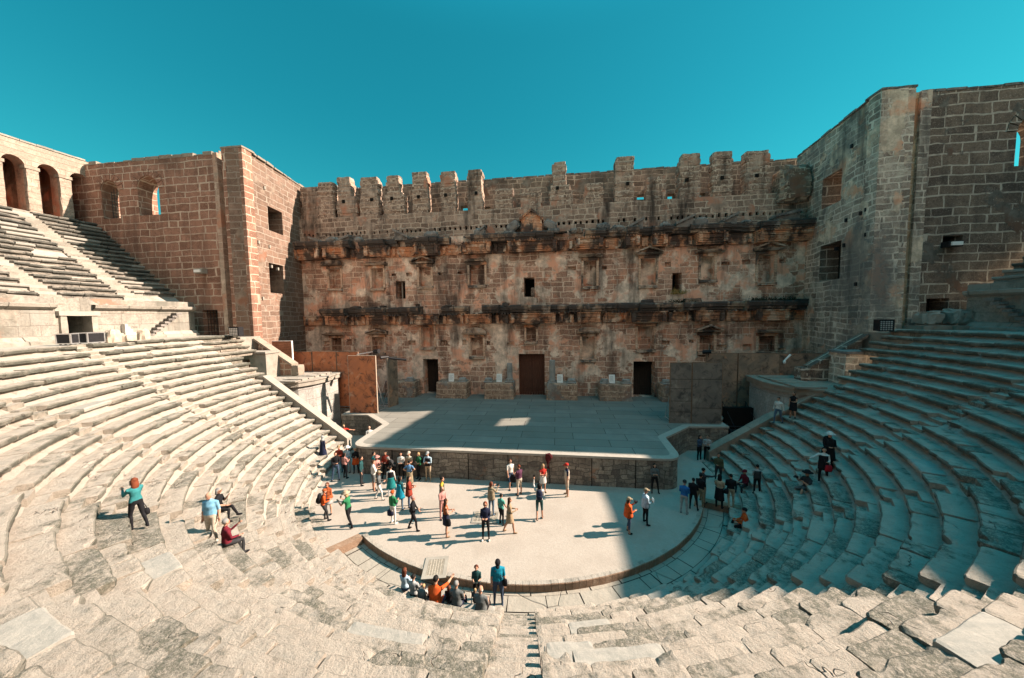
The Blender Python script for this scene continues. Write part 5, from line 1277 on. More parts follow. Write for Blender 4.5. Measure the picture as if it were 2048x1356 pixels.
    # head
    hy, hp_ = head; HM = (lv.to_4x4() @ Matrix.Rotation(rad(-hy), 4, 'Z') @ Matrix.Rotation(rad(-hp_), 4, 'X')).to_3x3()
    hc = neck + lv @ Vector((0, .015 * k, .075 * k)) + HM @ Vector((0, .018 * k, .075 * k))
    smooth_tube(mb, [(neck - lv @ Vector((0, 0, .06 * k)), .06 * k, .06 * k), (neck + lv @ Vector((0, .005, .03 * k)), .05 * k, .052 * k), (hc - HM @ Vector((0, .01, .03)), .05 * k, .055 * k)], 10)
    mb.ball(hc + HM @ Vector((0, -.012 * k, .025 * k)), .077 * k, .096 * k, .095 * k, 12, 8, M=HM); mb.ball(hc + HM @ Vector((0, .022 * k, -.045 * k)), .056 * k, .062 * k, .068 * k, 10, 7, M=HM)
    mb.ball(hc + HM @ Vector((0, .094 * k, -.012 * k)), .014 * k, .022 * k, .026 * k, 6, 5, M=HM)
    for s in (-1, 1): mb.ball(hc + HM @ Vector((s * .078 * k, -.005 * k, -.005 * k)), .013 * k, .022 * k, .033 * k, 6, 5, M=HM)
    bones += [(neck + lv @ Vector((0, 0, .035 * k)), hc, .05, 'skin'), (hc, hc + HM @ Vector((0, 0, .06 * k)), .09, 'skin'), (hc, hc + HM @ Vector((0, .05, -.06)) * k, .06, 'skin')]
    # hands: palm, four curled fingers, thumb
    hb = MB()
    for s, el, wr in hands:
        d = (wr - el).normalized(); sd = d.cross(Vector((0, 1, 0)) if abs(d.y) < .8 else Vector((0, 0, 1))).normalized(); nn = sd.cross(d)
        c0, c1 = wr - d * .02 * k, wr + d * .085 * k
        hb.loft([(c0, sd * .028 * k, nn * .024 * k), (wr + d * .03 * k, sd * .038 * k, nn * .019 * k), (c1, sd * .04 * k, nn * .014 * k)], 8, 1)
        for q, (o, ln) in enumerate(((-.03, .066), (-.01, .076), (.01, .07), (.029, .054))):
            p0 = c1 + sd * o * k - d * .008 * k; p1 = p0 + (d + nn * .25) * ln * .5 * k; p2 = p1 + (d * .75 + nn * .7).normalized() * ln * .5 * k
            hb.tube(p0, p1, .0095 * k, .0088 * k, 5, 1); hb.tube(p1, p2, .0088 * k, .007 * k, 5, 1)
        p0 = wr + d * .025 * k + sd * .03 * k * -s; p1 = p0 + (d * .7 - sd * s * .8 + nn * .3).normalized() * .035 * k; p2 = p1 + (d + nn * .4).normalized() * .03 * k
        hb.tube(p0, p1, .012 * k, .0105 * k, 5, 1); hb.tube(p1, p2, .0105 * k, .008 * k, 5, 1)
    for s in (-1, 1): hb.ball(hc + HM @ Vector((s * .03, .083, .012)) * k, .013 * k, .008 * k, .008 * k, 6, 4, 4, M=HM)
    hb.ball(hc + HM @ Vector((0, .083, -.058)) * k, .022 * k, .008 * k, .006 * k, 6, 4, 5, M=HM)
    me = bpy.data.meshes.new('raw'); me.from_pydata(mb.v, [], mb.f); ob = bpy.data.objects.new('raw', me); COL.objects.link(ob)
    md = ob.modifiers.new('r', 'REMESH'); md.mode = 'VOXEL'; md.voxel_size = .021 * k; sm = ob.modifiers.new('s', 'SMOOTH'); sm.iterations = 2; sm.factor = .5
    mats = [cm(C[shirt] if isinstance(shirt, str) else shirt), cm(SK[skin]), cm(C[pants] if isinstance(pants, str) else pants), cm(C[shoes]), EYE, MOUTH]
    PEOPLE.append((ob, t, bones, mats, hb))
    # hair and headwear
    if hair:
        hm = cm(HC[hair[0]], .7); b = MB(); ln = hair[1]
        if ln != 'bald':
            b.ball(hc + HM @ Vector((0, -.024, .036)) * k, .082 * k, .096 * k, .089 * k, 14, 9, M=HM, amp=.06, o=x)
            if ln in ('long', 'bob', 'curly'):
                e = {'long': .3, 'bob': .14, 'curly': .1}[ln] * k; w = .1 * k if ln == 'curly' else .088 * k
                top = hc + HM @ Vector((0, -.035, .02)) * k; bot = top + HM @ Vector((0, -.05 * k, -e * .35)) + Vector((0, 0, -e * .75))
                b.loft([(top + Vector((0, 0, .05 * k)), HM @ Vector((w, 0, 0)), HM @ Vector((0, .07 * k, 0))), (top, HM @ Vector((w * 1.08, 0, 0)), HM @ Vector((0, .075 * k, 0))), (top * .5 + bot * .5, HM @ Vector((w * 1.15, 0, 0)), HM @ Vector((0, .06 * k, 0))), (bot, HM @ Vector((w * .8, 0, 0)), HM @ Vector((0, .035 * k, 0)))], 12)
        else:
            for s in (-1, 1): b.ball(hc + HM @ Vector((s * .062, -.035, .0)) * k, .024 * k, .06 * k, .035 * k, 8, 5, M=HM)
        b.build('hair', hm, t, True)
    if hat:
        kd, cc = hat; m = cm(C[cc] if isinstance(cc, str) else cc); b = MB(); q = hc + HM @ Vector((0, -.01, .065)) * k
        e = lambda r, ry, zz: (q + HM @ Vector((0, 0, zz * k)), HM @ Vector((r * k, 0, 0)), HM @ Vector((0, ry * k, 0)))
        if kd == 'brim':
            b.loft([e(.2, .21, -.012), e(.205, .215, 0), e(.11, .12, .02), e(.1, .112, .085), e(.07, .085, .105), e(.02, .02, .1)], 16)
        elif kd == 'cap':
            b.loft([e(.095, .112, -.03), e(.097, .114, 0), e(.088, .1, .05), e(.05, .06, .078), e(.01, .01, .082)], 14)
            b.slab([q + HM @ Vector(v) * k for v in ((-.07, .085, -.02), (.07, .085, -.02), (.06, .17, -.035), (0, .195, -.04), (-.06, .17, -.035))], HM @ Vector((0, .0, .014)) * k)
        elif kd == 'wrap':
            b.ball(q + HM @ Vector((0, -.008, -.01)) * k, .094 * k, .11 * k, .085 * k, 14, 8, M=HM); 
        elif kd == 'scarf':
            b.ball(hc + HM @ Vector((0, -.02, .02)) * k, .095 * k, .108 * k, .12 * k, 14, 9, M=HM)
            b.loft([(hc + HM @ Vector((0, -.02, -.06)) * k, HM @ Vector((.085 * k, 0, 0)), HM @ Vector((0, .08 * k, 0))), (neck, Vector((.11 * k, 0, 0)), Vector((0, .1 * k, 0))), (ch(.43 * k), Vector((.17 * k, 0, 0)), Vector((0, .125 * k, 0)))], 14)
        b.build('hat' if kd in ('brim', 'cap') else 'headscarf', m, t, True)
    if glasses:
        b = MB()
        for s in (-1, 1): b.ball(hc + HM @ Vector((s * .032, .085, .012)) * k, .027 * k, .012 * k, .02 * k, 8, 5, M=HM); b.tube(hc + HM @ Vector((s * .06, .075, .015)) * k, hc + HM @ Vector((s * .08, 0, .015)) * k, .005, .005, 4)
        b.build('sunglasses', M_lens, t)
    # skirts (len as fraction of the leg, hem radius, colour, bare legs) and open coats
    for nm, g in (('skirt', skirt), ('coat', coat)):
        if not g: continue
        z0, z1, rr, _, cc = (.12 * k, g[0], g[1], 0, g[2]) if nm == 'skirt' else (.42 * k, g[0], g[1], 0, g[2])
        Lg = L['th'] + L['sh']; kn = (feet[0][2] + feet[1][2]) / 2 + O; b = MB(); rows = []; n = 20; nseg = 8
        for i in range(nseg + 1):
            q = i / nseg; zz = z0 + (-Lg * z1 - z0) * q
            c = ch(max(zz, .0)) if zz > 0 else O + Vector((0, (kn.y - O.y) * min(1, -zz / L['th']) * .7 if -zz < 9 else 0, zz))
            w = (.185 if zz < .15 * k else .178) * k * f; w = w + (rr - w) * max(0, (q - .25) / .75); dpt = .14 * k * f + (rr * .85 - .14 * k) * max(0, (q - .2) / .8)
            if nm == 'coat': w = w * .93 + .012; dpt = dpt * .93 + .012
            rows.append([c + Vector((w * math.cos(2 * PI * j / n) * (1 + .05 * q * math.sin(j * 2.5)), dpt * math.sin(2 * PI * j / n) * (1 + .06 * q * math.sin(j * 3.5 + 1)), 0)) for j in range(n)])
        b.grid(rows[::-1], 0, 0, True, True); b.build(nm, cm(C[g[2]] if isinstance(g[2], str) else g[2]), t, True)
    if vest:
        b = MB(); n = 16
        secs = [(ch(zz * k), Vector((w * k * f, 0, 0)), lv @ Vector((0, dd * k * f, 0))) for zz, w, dd in ((-.02, .19, .135), (.1, .18, .132), (.22, .166, .122), (.36, .178, .132), (.45, .185, .105))]
        b.loft(secs, n); b.build('vest', cm(C[vest] if isinstance(vest, str) else vest), t, True)
    M = t.matrix_basis
    W = lambda v: Matrix.Translation((x, y, z)) @ Matrix.Rotation(rad(face - 90), 4, 'Z') @ Vector(v)
    return dict(t=t, hands=[W(q[2] + (q[2] - q[1]).normalized() * .07) for q in hands], W=W, chest=ch(.36 * k), lv=lv, k=k, hip=O, z=z, face=rad(face - 90), head=hc)

def finish_people():
    bpy.context.view_layer.update(); dg = bpy.context.evaluated_depsgraph_get()
    for ob, t, bones, mats, hb in PEOPLE:
        ev = ob.evaluated_get(dg); me = bpy.data.meshes.new_from_object(ev)
        nv = len(me.vertices); co = np.empty(nv * 3); me.vertices.foreach_get('co', co); co = co.reshape(-1, 3)
        nf = len(me.polygons); cen = np.empty(nf * 3); me.polygons.foreach_get('center', cen); cen = cen.reshape(-1, 3)
        best = np.full(nf, 1e9); mi = np.zeros(nf, int); idx = {'shirt': 0, 'skin': 1, 'pants': 2, 'shoes': 3}
        for a, b, r, kd in bones:
            a, b = np.array(a), np.array(b); d = b - a; L = max(1e-9, d @ d); tt = np.clip((cen - a) @ d / L, 0, 1); q = a + tt[:, None] * d
            ds = np.linalg.norm(cen - q, axis=1) / r; s = ds < best; best[s] = ds[s]; mi[s] = idx[kd]
        fa = [tuple(p.vertices) for p in me.polygons]
        m = MB(); m.v = [tuple(c) for c in co]; m.f = fa; m.m = [int(v) for v in mi]; m.t = [.5] * nf
        o = len(m.v); m.v += hb.v; m.f += [tuple(i + o for i in q) for q in hb.f]; m.m += hb.m; m.t += hb.t
        m.build('body', mats, t, True)
        raw = ob.data; bpy.data.objects.remove(ob); bpy.data.meshes.remove(raw)
def item(name, label, cat, p): return thing(name, label, cat, p)
def phone(P, label, i=0, kind='phone'):
    p = P['hands'][i]; t = item(kind, label, kind, p); M = Matrix.Translation(p + Vector((0, 0, .05))) @ Matrix.Rotation(P['face'], 4, 'Z')
    mb = MB()
    if kind == 'phone': mb.box(-.038, .038, .0, .01, -.075, .075, 0, .5, 0, M); mb.box(-.033, .033, -.003, .0, -.066, .066, 1, .5, 0, M)
    elif kind == 'camera': mb.box(-.07, .07, -.03, .03, -.05, .05, 0, .5, 0, M); mb.tube(M @ Vector((0, .03, 0)), M @ Vector((0, .11, 0)), .04, .036, 8)
    else: mb.box(-.1, .1, -.004, .004, -.1, .12, 1, .5, .004, M)
    mb.build('body', [M_metal, M_sign if kind == 'leaflet' else M_lens], t); return t
def backpack(P, label, col):
    k = P['k']; c = P['chest'] + P['lv'] @ Vector((0, -.2 * k, -.02)); t = item('backpack', label, 'backpack', P['W'](c)); mb = MB()
    M = Matrix.Translation(P['W'](c)) @ Matrix.Rotation(P['face'], 4, 'Z') @ P['lv'].to_4x4()
    mb.loft([(M @ Vector((0, 0, z)), M.to_3x3() @ Vector((w, 0, 0)), M.to_3x3() @ Vector((0, d, 0))) for z, w, d in ((-.25, .08, .05), (-.22, .14, .09), (0, .155, .105), (.15, .14, .085), (.22, .08, .05))], 12); mb.build('bag', cm(C[col]), t, True)
    mb = MB(); mb.loft([(M @ Vector((0, -.1, z)), M.to_3x3() @ Vector((w, 0, 0)), M.to_3x3() @ Vector((0, d, 0))) for z, w, d in ((-.19, .07, .02), (-.16, .11, .04), (-.04, .11, .04), (0, .08, .02))], 10); mb.build('pocket', cm(tuple(v * .7 for v in C[col])), t, True)
    mb = MB()
    for s in (-1, 1):
        pts = [M @ Vector((s * .1, y, z)) for y, z in ((.03, .18), (.16, .2), (.3, .1), (.3, -.08), (.12, -.2))]
        for a, b in zip(pts, pts[1:]): mb.tube(a, b, .018, .018, 5)
    mb.build('strap', cm(C['char']), t)
def bag(p, label, col, w=.15, h=.13, d=.07, strap=None):
    t = item('handbag', label, 'bag', p); mb = MB(); p = Vector(p)
    mb.loft([(p + Vector((0, 0, z * h)), Vector((ww * w, 0, 0)), Vector((0, ww * d, 0))) for z, ww in ((-1, .75), (-.85, .95), (0, 1), (.8, .85), (1, .6))], 10); mb.build('bag', cm(C[col] if isinstance(col, str) else col), t, True)
    mb = MB(); q = Vector(strap) if strap is not None else p + Vector((0, 0, h + .14))
    for s in (-1, 1): mb.tube(p + Vector((s * w * .6, 0, h * .8)), q, .01, .01, 5)
    mb.build('strap', cm(C['char']), t)
A = 'down'
# --- left entrance group
person('person in a long navy robe and grey headscarf stepping up beside the left parapet', -12.95, 20.0, .44, 75, 1.6, ('down', 'low'), ('st', 'st'), 'navy', 'navy', sleeve=1, hair=None, hat=('scarf', 'lgrey'), female=True, coat=(.92, .3, 'navy'))
person('person in a brick red hoodie and tan cap at the foot of the left parapet', -11.3, 19.3, 0, -80, 1.72, ('cross', 'cross'), ('st', 'st'), 'brick', 'denim', hair=('brown', 'short'), hat=('cap', 'tan'), fat=1.08)
P = person('person all in black with a camera before the red hoodie', -10.85, 18.3, 0, -60, 1.72, ('low', 'low'), ('wide', 'st'), 'black', 'denim', hair=('brown', 'short')); phone(P, 'camera held by the black clad person near the left parapet', 0, 'camera')
person('person with a wide white hat and pale blue shirt behind the pink jacket', -10.75, 19.35, 0, -100, 1.66, ('low', 'low'), ('st', 'st'), 'sky', 'lgrey', hair=('brown', 'bob'), hat=('brim', 'white'), female=True)
person('person in a pink patterned jacket seen from behind', -10.45, 18.55, 0, 80, 1.58, ('low', 'down'), ('st', 'bend'), 'pink', 'black', hair=('black', 'bob'), female=True)
person('person in a black top with an orange wrap over black trousers', -10.2, 19.3, 0, -70, 1.62, ('cross', 'low'), ('st', 'st'), 'black', 'black', hair=('blond', 'bob'), female=True, skirt=(.36, .24, 'orange', 0))
person('person in a dark green jacket standing apart facing right', -8.96, 17.88, 0, 20, 1.7, ('slack', 'down'), ('st', 'st'), 'dteal', 'char', hair=('black', 'short'), fat=1.05)
P = person('person in a teal jacket at the left end of the stage front', -8.6, 18.6, 0, 30, 1.68, ('low', 'down'), ('st', 'st'), 'teal', 'char', hair=('black', 'short'))
person('person in a pinkish brimmed hat behind the white shirt', -8.25, 18.35, 0, -30, 1.56, ('low', 'low'), ('st', 'st'), 'pink', 'khaki', hair=('brown', 'short'), hat=('brim', 'pink'), female=True)
person('person in a loose white long sleeved shirt and grey shorts', -7.91, 17.36, 0, 40, 1.76, ('cross', 'low'), ('st', 'st'), 'white', 'grey', hair=('brown', 'short'), leglen=.45, fat=1.08)
person('person in a bright brick red hoodie against the stage front', -7.9, 18.75, 0, -85, 1.72, ('low', 'low'), ('wide', 'st'), 'brick', 'black', hair=('black', 'short'), fat=1.12)
person('person with grey hair bending forward in a charcoal top', -7.3, 18.7, 0, -140, 1.62, ('low', 'low'), ('st', 'bend'), 'char', 'black', hair=('grey', 'bob'), lean=.6, female=True)
person('person with long black hair and a pale blouse against the stage front', -7.0, 18.9, 0, -75, 1.62, ('low', 'low'), ('st', 'st'), 'white', 'black', hair=('black', 'long'), female=True)
person('person in a cream cap and patterned sleeveless vest by the stage front', -6.45, 18.85, 0, -95, 1.68, ('down', 'low'), ('st', 'st'), 'cream', 'khaki', sleeve=.2, hair=('brown', 'short'), hat=('cap', 'cream'), vest='tan')
person('person in a light blue top with hands on hips and a long beige skirt', -5.99, 17.84, 0, 95, 1.6, ('hip', 'hip'), ('st', 'st'), 'pblue', 'beige', sleeve=.3, hair=('black', 'short'), female=True, skirt=(.74, .2, 'khaki', 1), leglen=0.)
P = person('person in a green top and black trousers with a dark backpack', -5.88, 18.9, 0, -120, 1.64, ('cross', 'low'), ('st', 'bend'), 'green', 'black', hair=('blond', 'bob'), female=True, sleeve=.5); backpack(P, 'black backpack worn over the green top', 'black')
person('person in an open pale blue shirt and beige trousers with folded arms', -5.26, 18.8, 0, -95, 1.74, ('cross', 'cross'), ('st', 'st'), 'sky', 'beige', shoes='tan', hair=('brown', 'short'), hat=('cap', 'lgrey'), vest='black', leglen=.95)
person('person in a black vest with a teal wrap skirt walking off', -6.74, 17.1, 0, 110, 1.62, ('slack', 'down'), ('fwd', 'bk'), 'white', 'lgrey', hair=('black', 'short'), female=True, vest='black', skirt=(.62, .26, 'teal', 0))
person('person in white trousers and a khaki cap striding with a dark jacket', -7.11, 16.5, 0, 15, 1.58, ('low', 'low'), ('fwd', 'bk'), 'grey', 'white', shoes='grey', hair=('brown', 'short'), hat=('cap', 'khaki'), female=True)
person('person with black hair wearing a bright turquoise cloak and jeans', -5.55, 15.75, 0, 70, 1.7, ('down', 'low'), ('st', 'bk'), 'dteal', 'jeans', hair=('black', 'bob'), female=True, coat=(.35, .28, 'turq'))
person('person in an orange red patterned jacket behind the turquoise cloak', -5.2, 16.0, 0, 20, 1.6, ('low', 'low'), ('st', 'st'), 'brick', 'denim', hair=('black', 'long'), female=True, coat=(.3, .22, 'brick'))
P = person('person in an orange turban, green sweater and white trousers', -5.34, 14.55, 0, 75, 1.6, ('low', 'bag'), ('st', 'bend'), 'green', 'white', shoes='white', hair=None, hat=('wrap', 'orange'), female=True); bag(P['hands'][1] + Vector((0, 0, -.24)), 'black handbag carried by the person in the orange turban', 'navy', .17, .14, .09, P['hands'][1])
P = person('person in a straw hat and green top bending to take a photo', -7.3, 14.1, 0, 175, 1.7, ('phone', 'phone'), ('bend', 'bk'), 'green', 'black', shoes='grey', hair=('blond', 'bob'), hat=('brim', 'beige'), sleeve=.3, lean=.12, female=True); phone(P, 'phone held out by the person in the straw hat')
P = person('person in an orange top and black trousers with a backpack on one shoulder', -8.8, 14.4, 0, 35, 1.58, ('low', 'low'), ('fwd', 'bend'), 'orange', 'char', hair=('brown', 'short'), fat=1.1, lean=.1, hat=('wrap', 'rust')); backpack(P, 'black backpack worn over the orange top', 'black')
person('person in a rust coloured shirt and striped skirt facing the seats', -8.95, 14.95, 0, -80, 1.62, ('low', 'cross'), ('st', 'st'), 'rust', 'pink', hair=('auburn', 'bob'), female=True, skirt=(.42, .2, 'lgrey', 1), leglen=0., coat=(.05, .24, 'rust'), glasses=True)
P = person('person in a pink hat and black outfit walking right', -4.19, 14.2, 0, 10, 1.62, ('low', 'swing'), ('fwd', 'bk'), 'black', 'black', hair=None, hat=('wrap', 'pink'), female=True); bag(P['W']((-.2, -.1, .85)), 'black shoulder bag on the person with the pink hat', 'black', .13, .12, .08, P['W']((-.12, 0, 1.3)))
person('person in a yellow shirt with a dark waistcoat looking right', -3.4, 15.9, 0, 15, 1.7, ('down', 'down'), ('st', 'st'), 'yellow', 'char', hair=('black', 'short'), vest='olive')
person('bald person in a pale pink shirt beside the yellow shirt', -3.15, 15.2, 0, -30, 1.58, ('low', 'down'), ('st', 'st'), 'pink', 'pink', hair=('grey', 'bald'), skin=2)
P = person('person with long brown hair, brown sleeveless top and navy skirt', -2.55, 13.95, 0, 30, 1.7, ('low', 'low'), ('st', 'bend'), 'rust', 'skin' if False else 'navy', hair=('brown', 'long'), sleeve=0., leglen=.0, female=True, skirt=(.42, .21, 'navy', 1), shoes='tan'); bag(P['W']((.25, .05, .75)), 'black shoulder bag by the navy skirt', 'black', .13, .15, .08, P['W']((.17, 0, 1.35)))
# --- middle of the orchestra
person('person in a white polo shirt and navy shorts striding before the stage', -.28, 18.45, 0, -60, 1.68, ('swing', 'back'), ('fwd', 'bk'), 'white', 'denim', hair=('auburn', 'short'), sleeve=.4, leglen=.5, fat=1.08)
P = person('person with short red hair in a purple shirt and beige shorts', .31, 17.75, 0, 140, 1.66, ('low', 'low'), ('st', 'st'), 'purple', 'cream', hair=('red', 'short'), sleeve=.6, leglen=.5, fat=1.1); bag(P['W']((-.05, .42, .78)), 'big black bag held before the purple shirt', 'black', .2, .2, .1, P['hands'][1])
person('person with long blond hair, red top and white skirt', 1.58, 18.12, 0, -65, 1.6, ('cross', 'low'), ('st', 'st'), 'red', 'white', hair=('blond', 'long'), sleeve=.15, leglen=0., female=True, skirt=(.4, .2, 'white', 1), shoes='tan')
person('person in a red cap, beige vest and white shorts', 2.88, 17.94, 0, 190, 1.76, ('down', 'down'), ('st', 'st'), 'navy', 'cream', hair=('grey', 'short'), hat=('cap', 'red'), sleeve=.35, leglen=.5, vest='cream', shoes='tan')
P = person('person in a white shirt and dark shorts raising a phone', 1.5, 15.7, 0, 95, 1.72, ('low', 'high'), ('st', 'bk'), 'white', 'dteal', hair=('black', 'bob'), leglen=.5); backpack(P, 'navy backpack worn over the white shirt', 'navy'); phone(P, 'phone raised by the person with the navy backpack', 1)
P = person('person with auburn hair in a grey beige jacket holding up a phone', -.85, 15.75, 0, 60, 1.66, ('phone', 'phone'), ('st', 'st'), 'khaki', 'jeans', hair=('auburn', 'bob'), female=True, fat=1.05, coat=(.1, .2, 'khaki')); phone(P, 'phone held up by the person in the grey beige jacket')
person('person with dark hair in a sea green waistcoat and black trousers', -.24, 15.0, 0, 60, 1.5, ('swing', 'down'), ('st', 'bend'), 'sea', 'black', hair=('black', 'short'), female=True, sleeve=.3)
person('person with long dark hair in a beige dress walking barelegged', .22, 14.5, 0, 15, 1.64, ('low', 'low'), ('fwd', 'bk'), 'tan', 'tan', hair=('brown', 'long'), female=True, leglen=0., skirt=(.42, .22, 'tan', 1), shoes='tan')
P = person('person with red hair and sunglasses in a black tracksuit with white shoes', -.74, 13.88, 0, -85, 1.72, ('low', 'low'), ('st', 'st'), 'navy', 'black', shoes='white', hair=('red', 'bob'), female=True, glasses=True, vest='navy')
P = person('person in a vivid orange jacket and cap looking at a camera', 5.48, 15.05, 0, 15, 1.6, ('low', 'phone'), ('st', 'bend'), 'orange', 'denim', hair=('brown', 'bob'), hat=('cap', 'khaki'), fat=1.12, leglen=.75, coat=(.12, .22, 'orange')); phone(P, 'small camera in the hands of the person in the orange jacket', 1, 'camera')
P = person('person in a pale blue white jacket reading a leaflet', 6.41, 15.85, 0, 10, 1.64, ('low', 'low'), ('wide', 'st'), 'sky', 'black', hair=('grey', 'short'), hat=('cap', 'khaki'), fat=1.1, coat=(.1, .21, 'sky')); phone(P, 'white leaflet held by the person in the pale jacket', 0, 'leaflet')
person('person in a grey hoodie leaning at the shaded corner of the stage', 7.6, 18.7, 0, -95, 1.64, ('cross', 'cross'), ('st', 'wide'), 'grey', 'black', hair=('black', 'long'), female=True)
# --- shaded right side
person('person in a dark blue top close beside the pale top in the right passage', 11.7, 23.3, 0, -60, 1.7, ('cross', 'low'), ('st', 'st'), 'denim', 'black', shoes='white', hair=('black', 'long'), female=True)
person('person in a pale top standing with the dark blue top in the right passage', 12.15, 23.25, 0, -110, 1.74, ('cross', 'low'), ('st', 'st'), 'lgrey', 'black', shoes='white', hair=('black', 'short'))
person('person in a bright blue jacket, grey trousers and cap at the shade edge', 8.47, 16.85, 0, 60, 1.64, ('low', 'low'), ('st', 'st'), 'blue', 'lgrey', hair=('grey', 'short'), hat=('cap', 'char'), fat=1.08)
person('person in a black jacket just right of the bright blue jacket', 9.03, 17.25, 0, 60, 1.6, ('low', 'low'), ('wide', 'st'), 'black', 'black', hair=('black', 'short'), fat=1.08)
person('person pointing to the right with a stretched arm', 9.8, 18.05, 0, 20, 1.78, ('reach', 'low'), ('st', 'st'), 'char', 'khaki', hair=('black', 'short'))
person('person in dark clothes and brown trousers before the pointing one', 9.5, 17.6, 0, 40, 1.68, ('low', 'low'), ('st', 'bk'), 'black', 'khaki', hair=('black', 'short'), fat=1.1)
P = person('person in a beige jacket and black skirt with a shoulder bag', 10.38, 17.55, 0, 50, 1.72, ('low', 'low'), ('st', 'st'), 'beige', 'black', hair=('black', 'long'), female=True, skirt=(.6, .22, 'black', 0)); bag(P['W']((.28, .05, .95)), 'black shoulder bag over the beige jacket', 'black', .12, .12, .07, P['W']((.0, 0, 1.4)))
person('person in a black hoodie and beige trousers right of the beige jacket', 10.97, 17.7, 0, 80, 1.68, ('low', 'low'), ('st', 'bk'), 'black', 'beige', hair=('black', 'short'), fat=1.1)
person('person in a camouflage shirt behind the dark group', 11.55, 20.3, 0, -110, 1.7, ('low', 'down'), ('st', 'st'), 'olive', 'char', hair=('brown', 'short'), fat=1.05)
person('person in a maroon sweater sitting on the lowest shaded seat', 12.3, 19.0, .035, 200, 1.66, ('lap', 'lap'), ('sit', 'sit'), 'maroon', 'char', hair=('black', 'short'), hat=('cap', 'maroon'), scale_sit=.46)
person('person in a black and white patterned shirt standing on the right seats', 12.45, 18.2, .45, 80, 1.56, ('low', 'low'), ('st', 'st'), 'lgrey', 'black', hair=('black', 'short'), female=True, vest='char')
person('person in a fiery red jacket and black cap sitting on the lowest shaded seat', 10.75, 15.95, -.37, 165, 1.7, ('lap', 'lap'), ('sitlow', 'sit'), 'orange', 'black', shoes='char', hair=('black', 'short'), hat=('wrap', 'black'), fat=1.15, scale_sit=.42)
P = person('person in a dark hat and grey shorts sitting with a camera on the shaded seats', 13.55, 16.4, 1.25, 190, 1.72, ('phone', 'phone'), ('sit', 'sitlow'), 'char', 'grey', hair=('brown', 'short'), hat=('brim', 'black'), leglen=.5, sleeve=.4, fat=1.12, scale_sit=.43); phone(P, 'camera of the photographer in the dark hat', 0, 'camera')
P = person('person in an open black coat and white shirt with a red bag', 14.15, 16.4, 2.06, -110, 1.62, ('side', 'low'), ('st', 'bend'), 'white', 'black', shoes='white', hair=('black', 'long'), female=True, coat=(.3, .2, 'black'), vest='white'); bag(P['W']((-.12, .22, .78)), 'round dark red bag of the person in the black coat', (.3, .012, .02), .15, .14, .08, P['W']((.05, .1, 1.25)))
P = person('person in a white brimmed hat and long dark coat behind the red bag', 14.75, 16.95, 2.46, -100, 1.72, ('low', 'low'), ('st', 'st'), 'black', 'black', hair=('black', 'short'), hat=('brim', 'white'), coat=(.55, .26, 'black')); backpack(P, 'black backpack hanging behind the long dark coat', 'black')
person('person in a white shirt and jeans walking down beside the right parapet', 15.9, 22.5, 2.87, -150, 1.66, ('slack', 'back'), ('fwd', 'bk'), 'white', 'jeans', hair=('black', 'short'), shoes='char')
person('person in a black sleeveless dress following down the right parapet stair', 16.6, 22.3, 3.28, -140, 1.6, ('down', 'low'), ('st', 'bend'), 'black', 'black', hair=('brown', 'bob'), female=True, sleeve=0., leglen=0., skirt=(.5, .19, 'black', 1))
# --- left seats and entrance
P = person('person with red hair in a teal blue jacket photographing from the left seats', -9.85, 8.05, 3.68, 170, 1.52, ('phone', 'phone'), ('bk', 'bend'), (.03, .17, .18), 'black', hair=('red', 'long'), female=True, lean=-.03); phone(P, 'phone held by the person in the teal blue jacket on the seats')
bag(P['W']((.18, -.08, .42)), 'small round black bag dangling at the black trousers', 'black', .08, .09, .07, P['W']((.12, 0, .8)))
person('person in a light blue shirt and cream trousers with a red lanyard', -8.86, 9.3, 2.46, -75, 1.7, ('down', 'slack'), ('st', 'bend'), 'lblue', 'cream', shoes='grey', hair=('grey', 'bald'), sleeve=.45, fat=1.25, head=(0, 25), skin=0)
person('person in a black top and sunglasses sitting beside the light blue shirt', -10.46, 10.93, 2.06, 20, 1.66, ('lap', 'chin'), ('sit', 'sitx'), 'black', 'black', hair=('grey', 'bob'), sleeve=.4, glasses=True, scale_sit=.43, female=True)
P = person('person in a maroon shirt sitting on the left seats with a phone, seen from behind', -8.23, 9.18, 2.06, 62, 1.66, ('lap', 'phone'), ('sit', 'sit'), 'maroon', 'char', hair=('grey', 'short'), scale_sit=.43, fat=1.12); phone(P, 'black phone held up by the sitting person in maroon', 1)
person('person in a green jacket and pale headscarf walking into the left passage', -14.6, 23.6, 0, 0, 1.75, ('swing', 'back'), ('fwd', 'bk'), 'sea', 'char', hair=None, hat=('scarf', 'lgrey'), female=True)
person('person in a bright red shirt walking out of the left passage', -13.6, 23.2, 0, -20, 1.75, ('swing', 'side'), ('fwd', 'bk'), 'red', 'denim', hair=('blond', 'short'), sleeve=.4)
person('person in a pale pink shirt half hidden behind the stage corner', -11.35, 22.9, 0, -60, 1.78, ('low', 'low'), ('st', 'st'), 'white', 'khaki', hair=('grey', 'bald'), fat=1.05, skin=2)
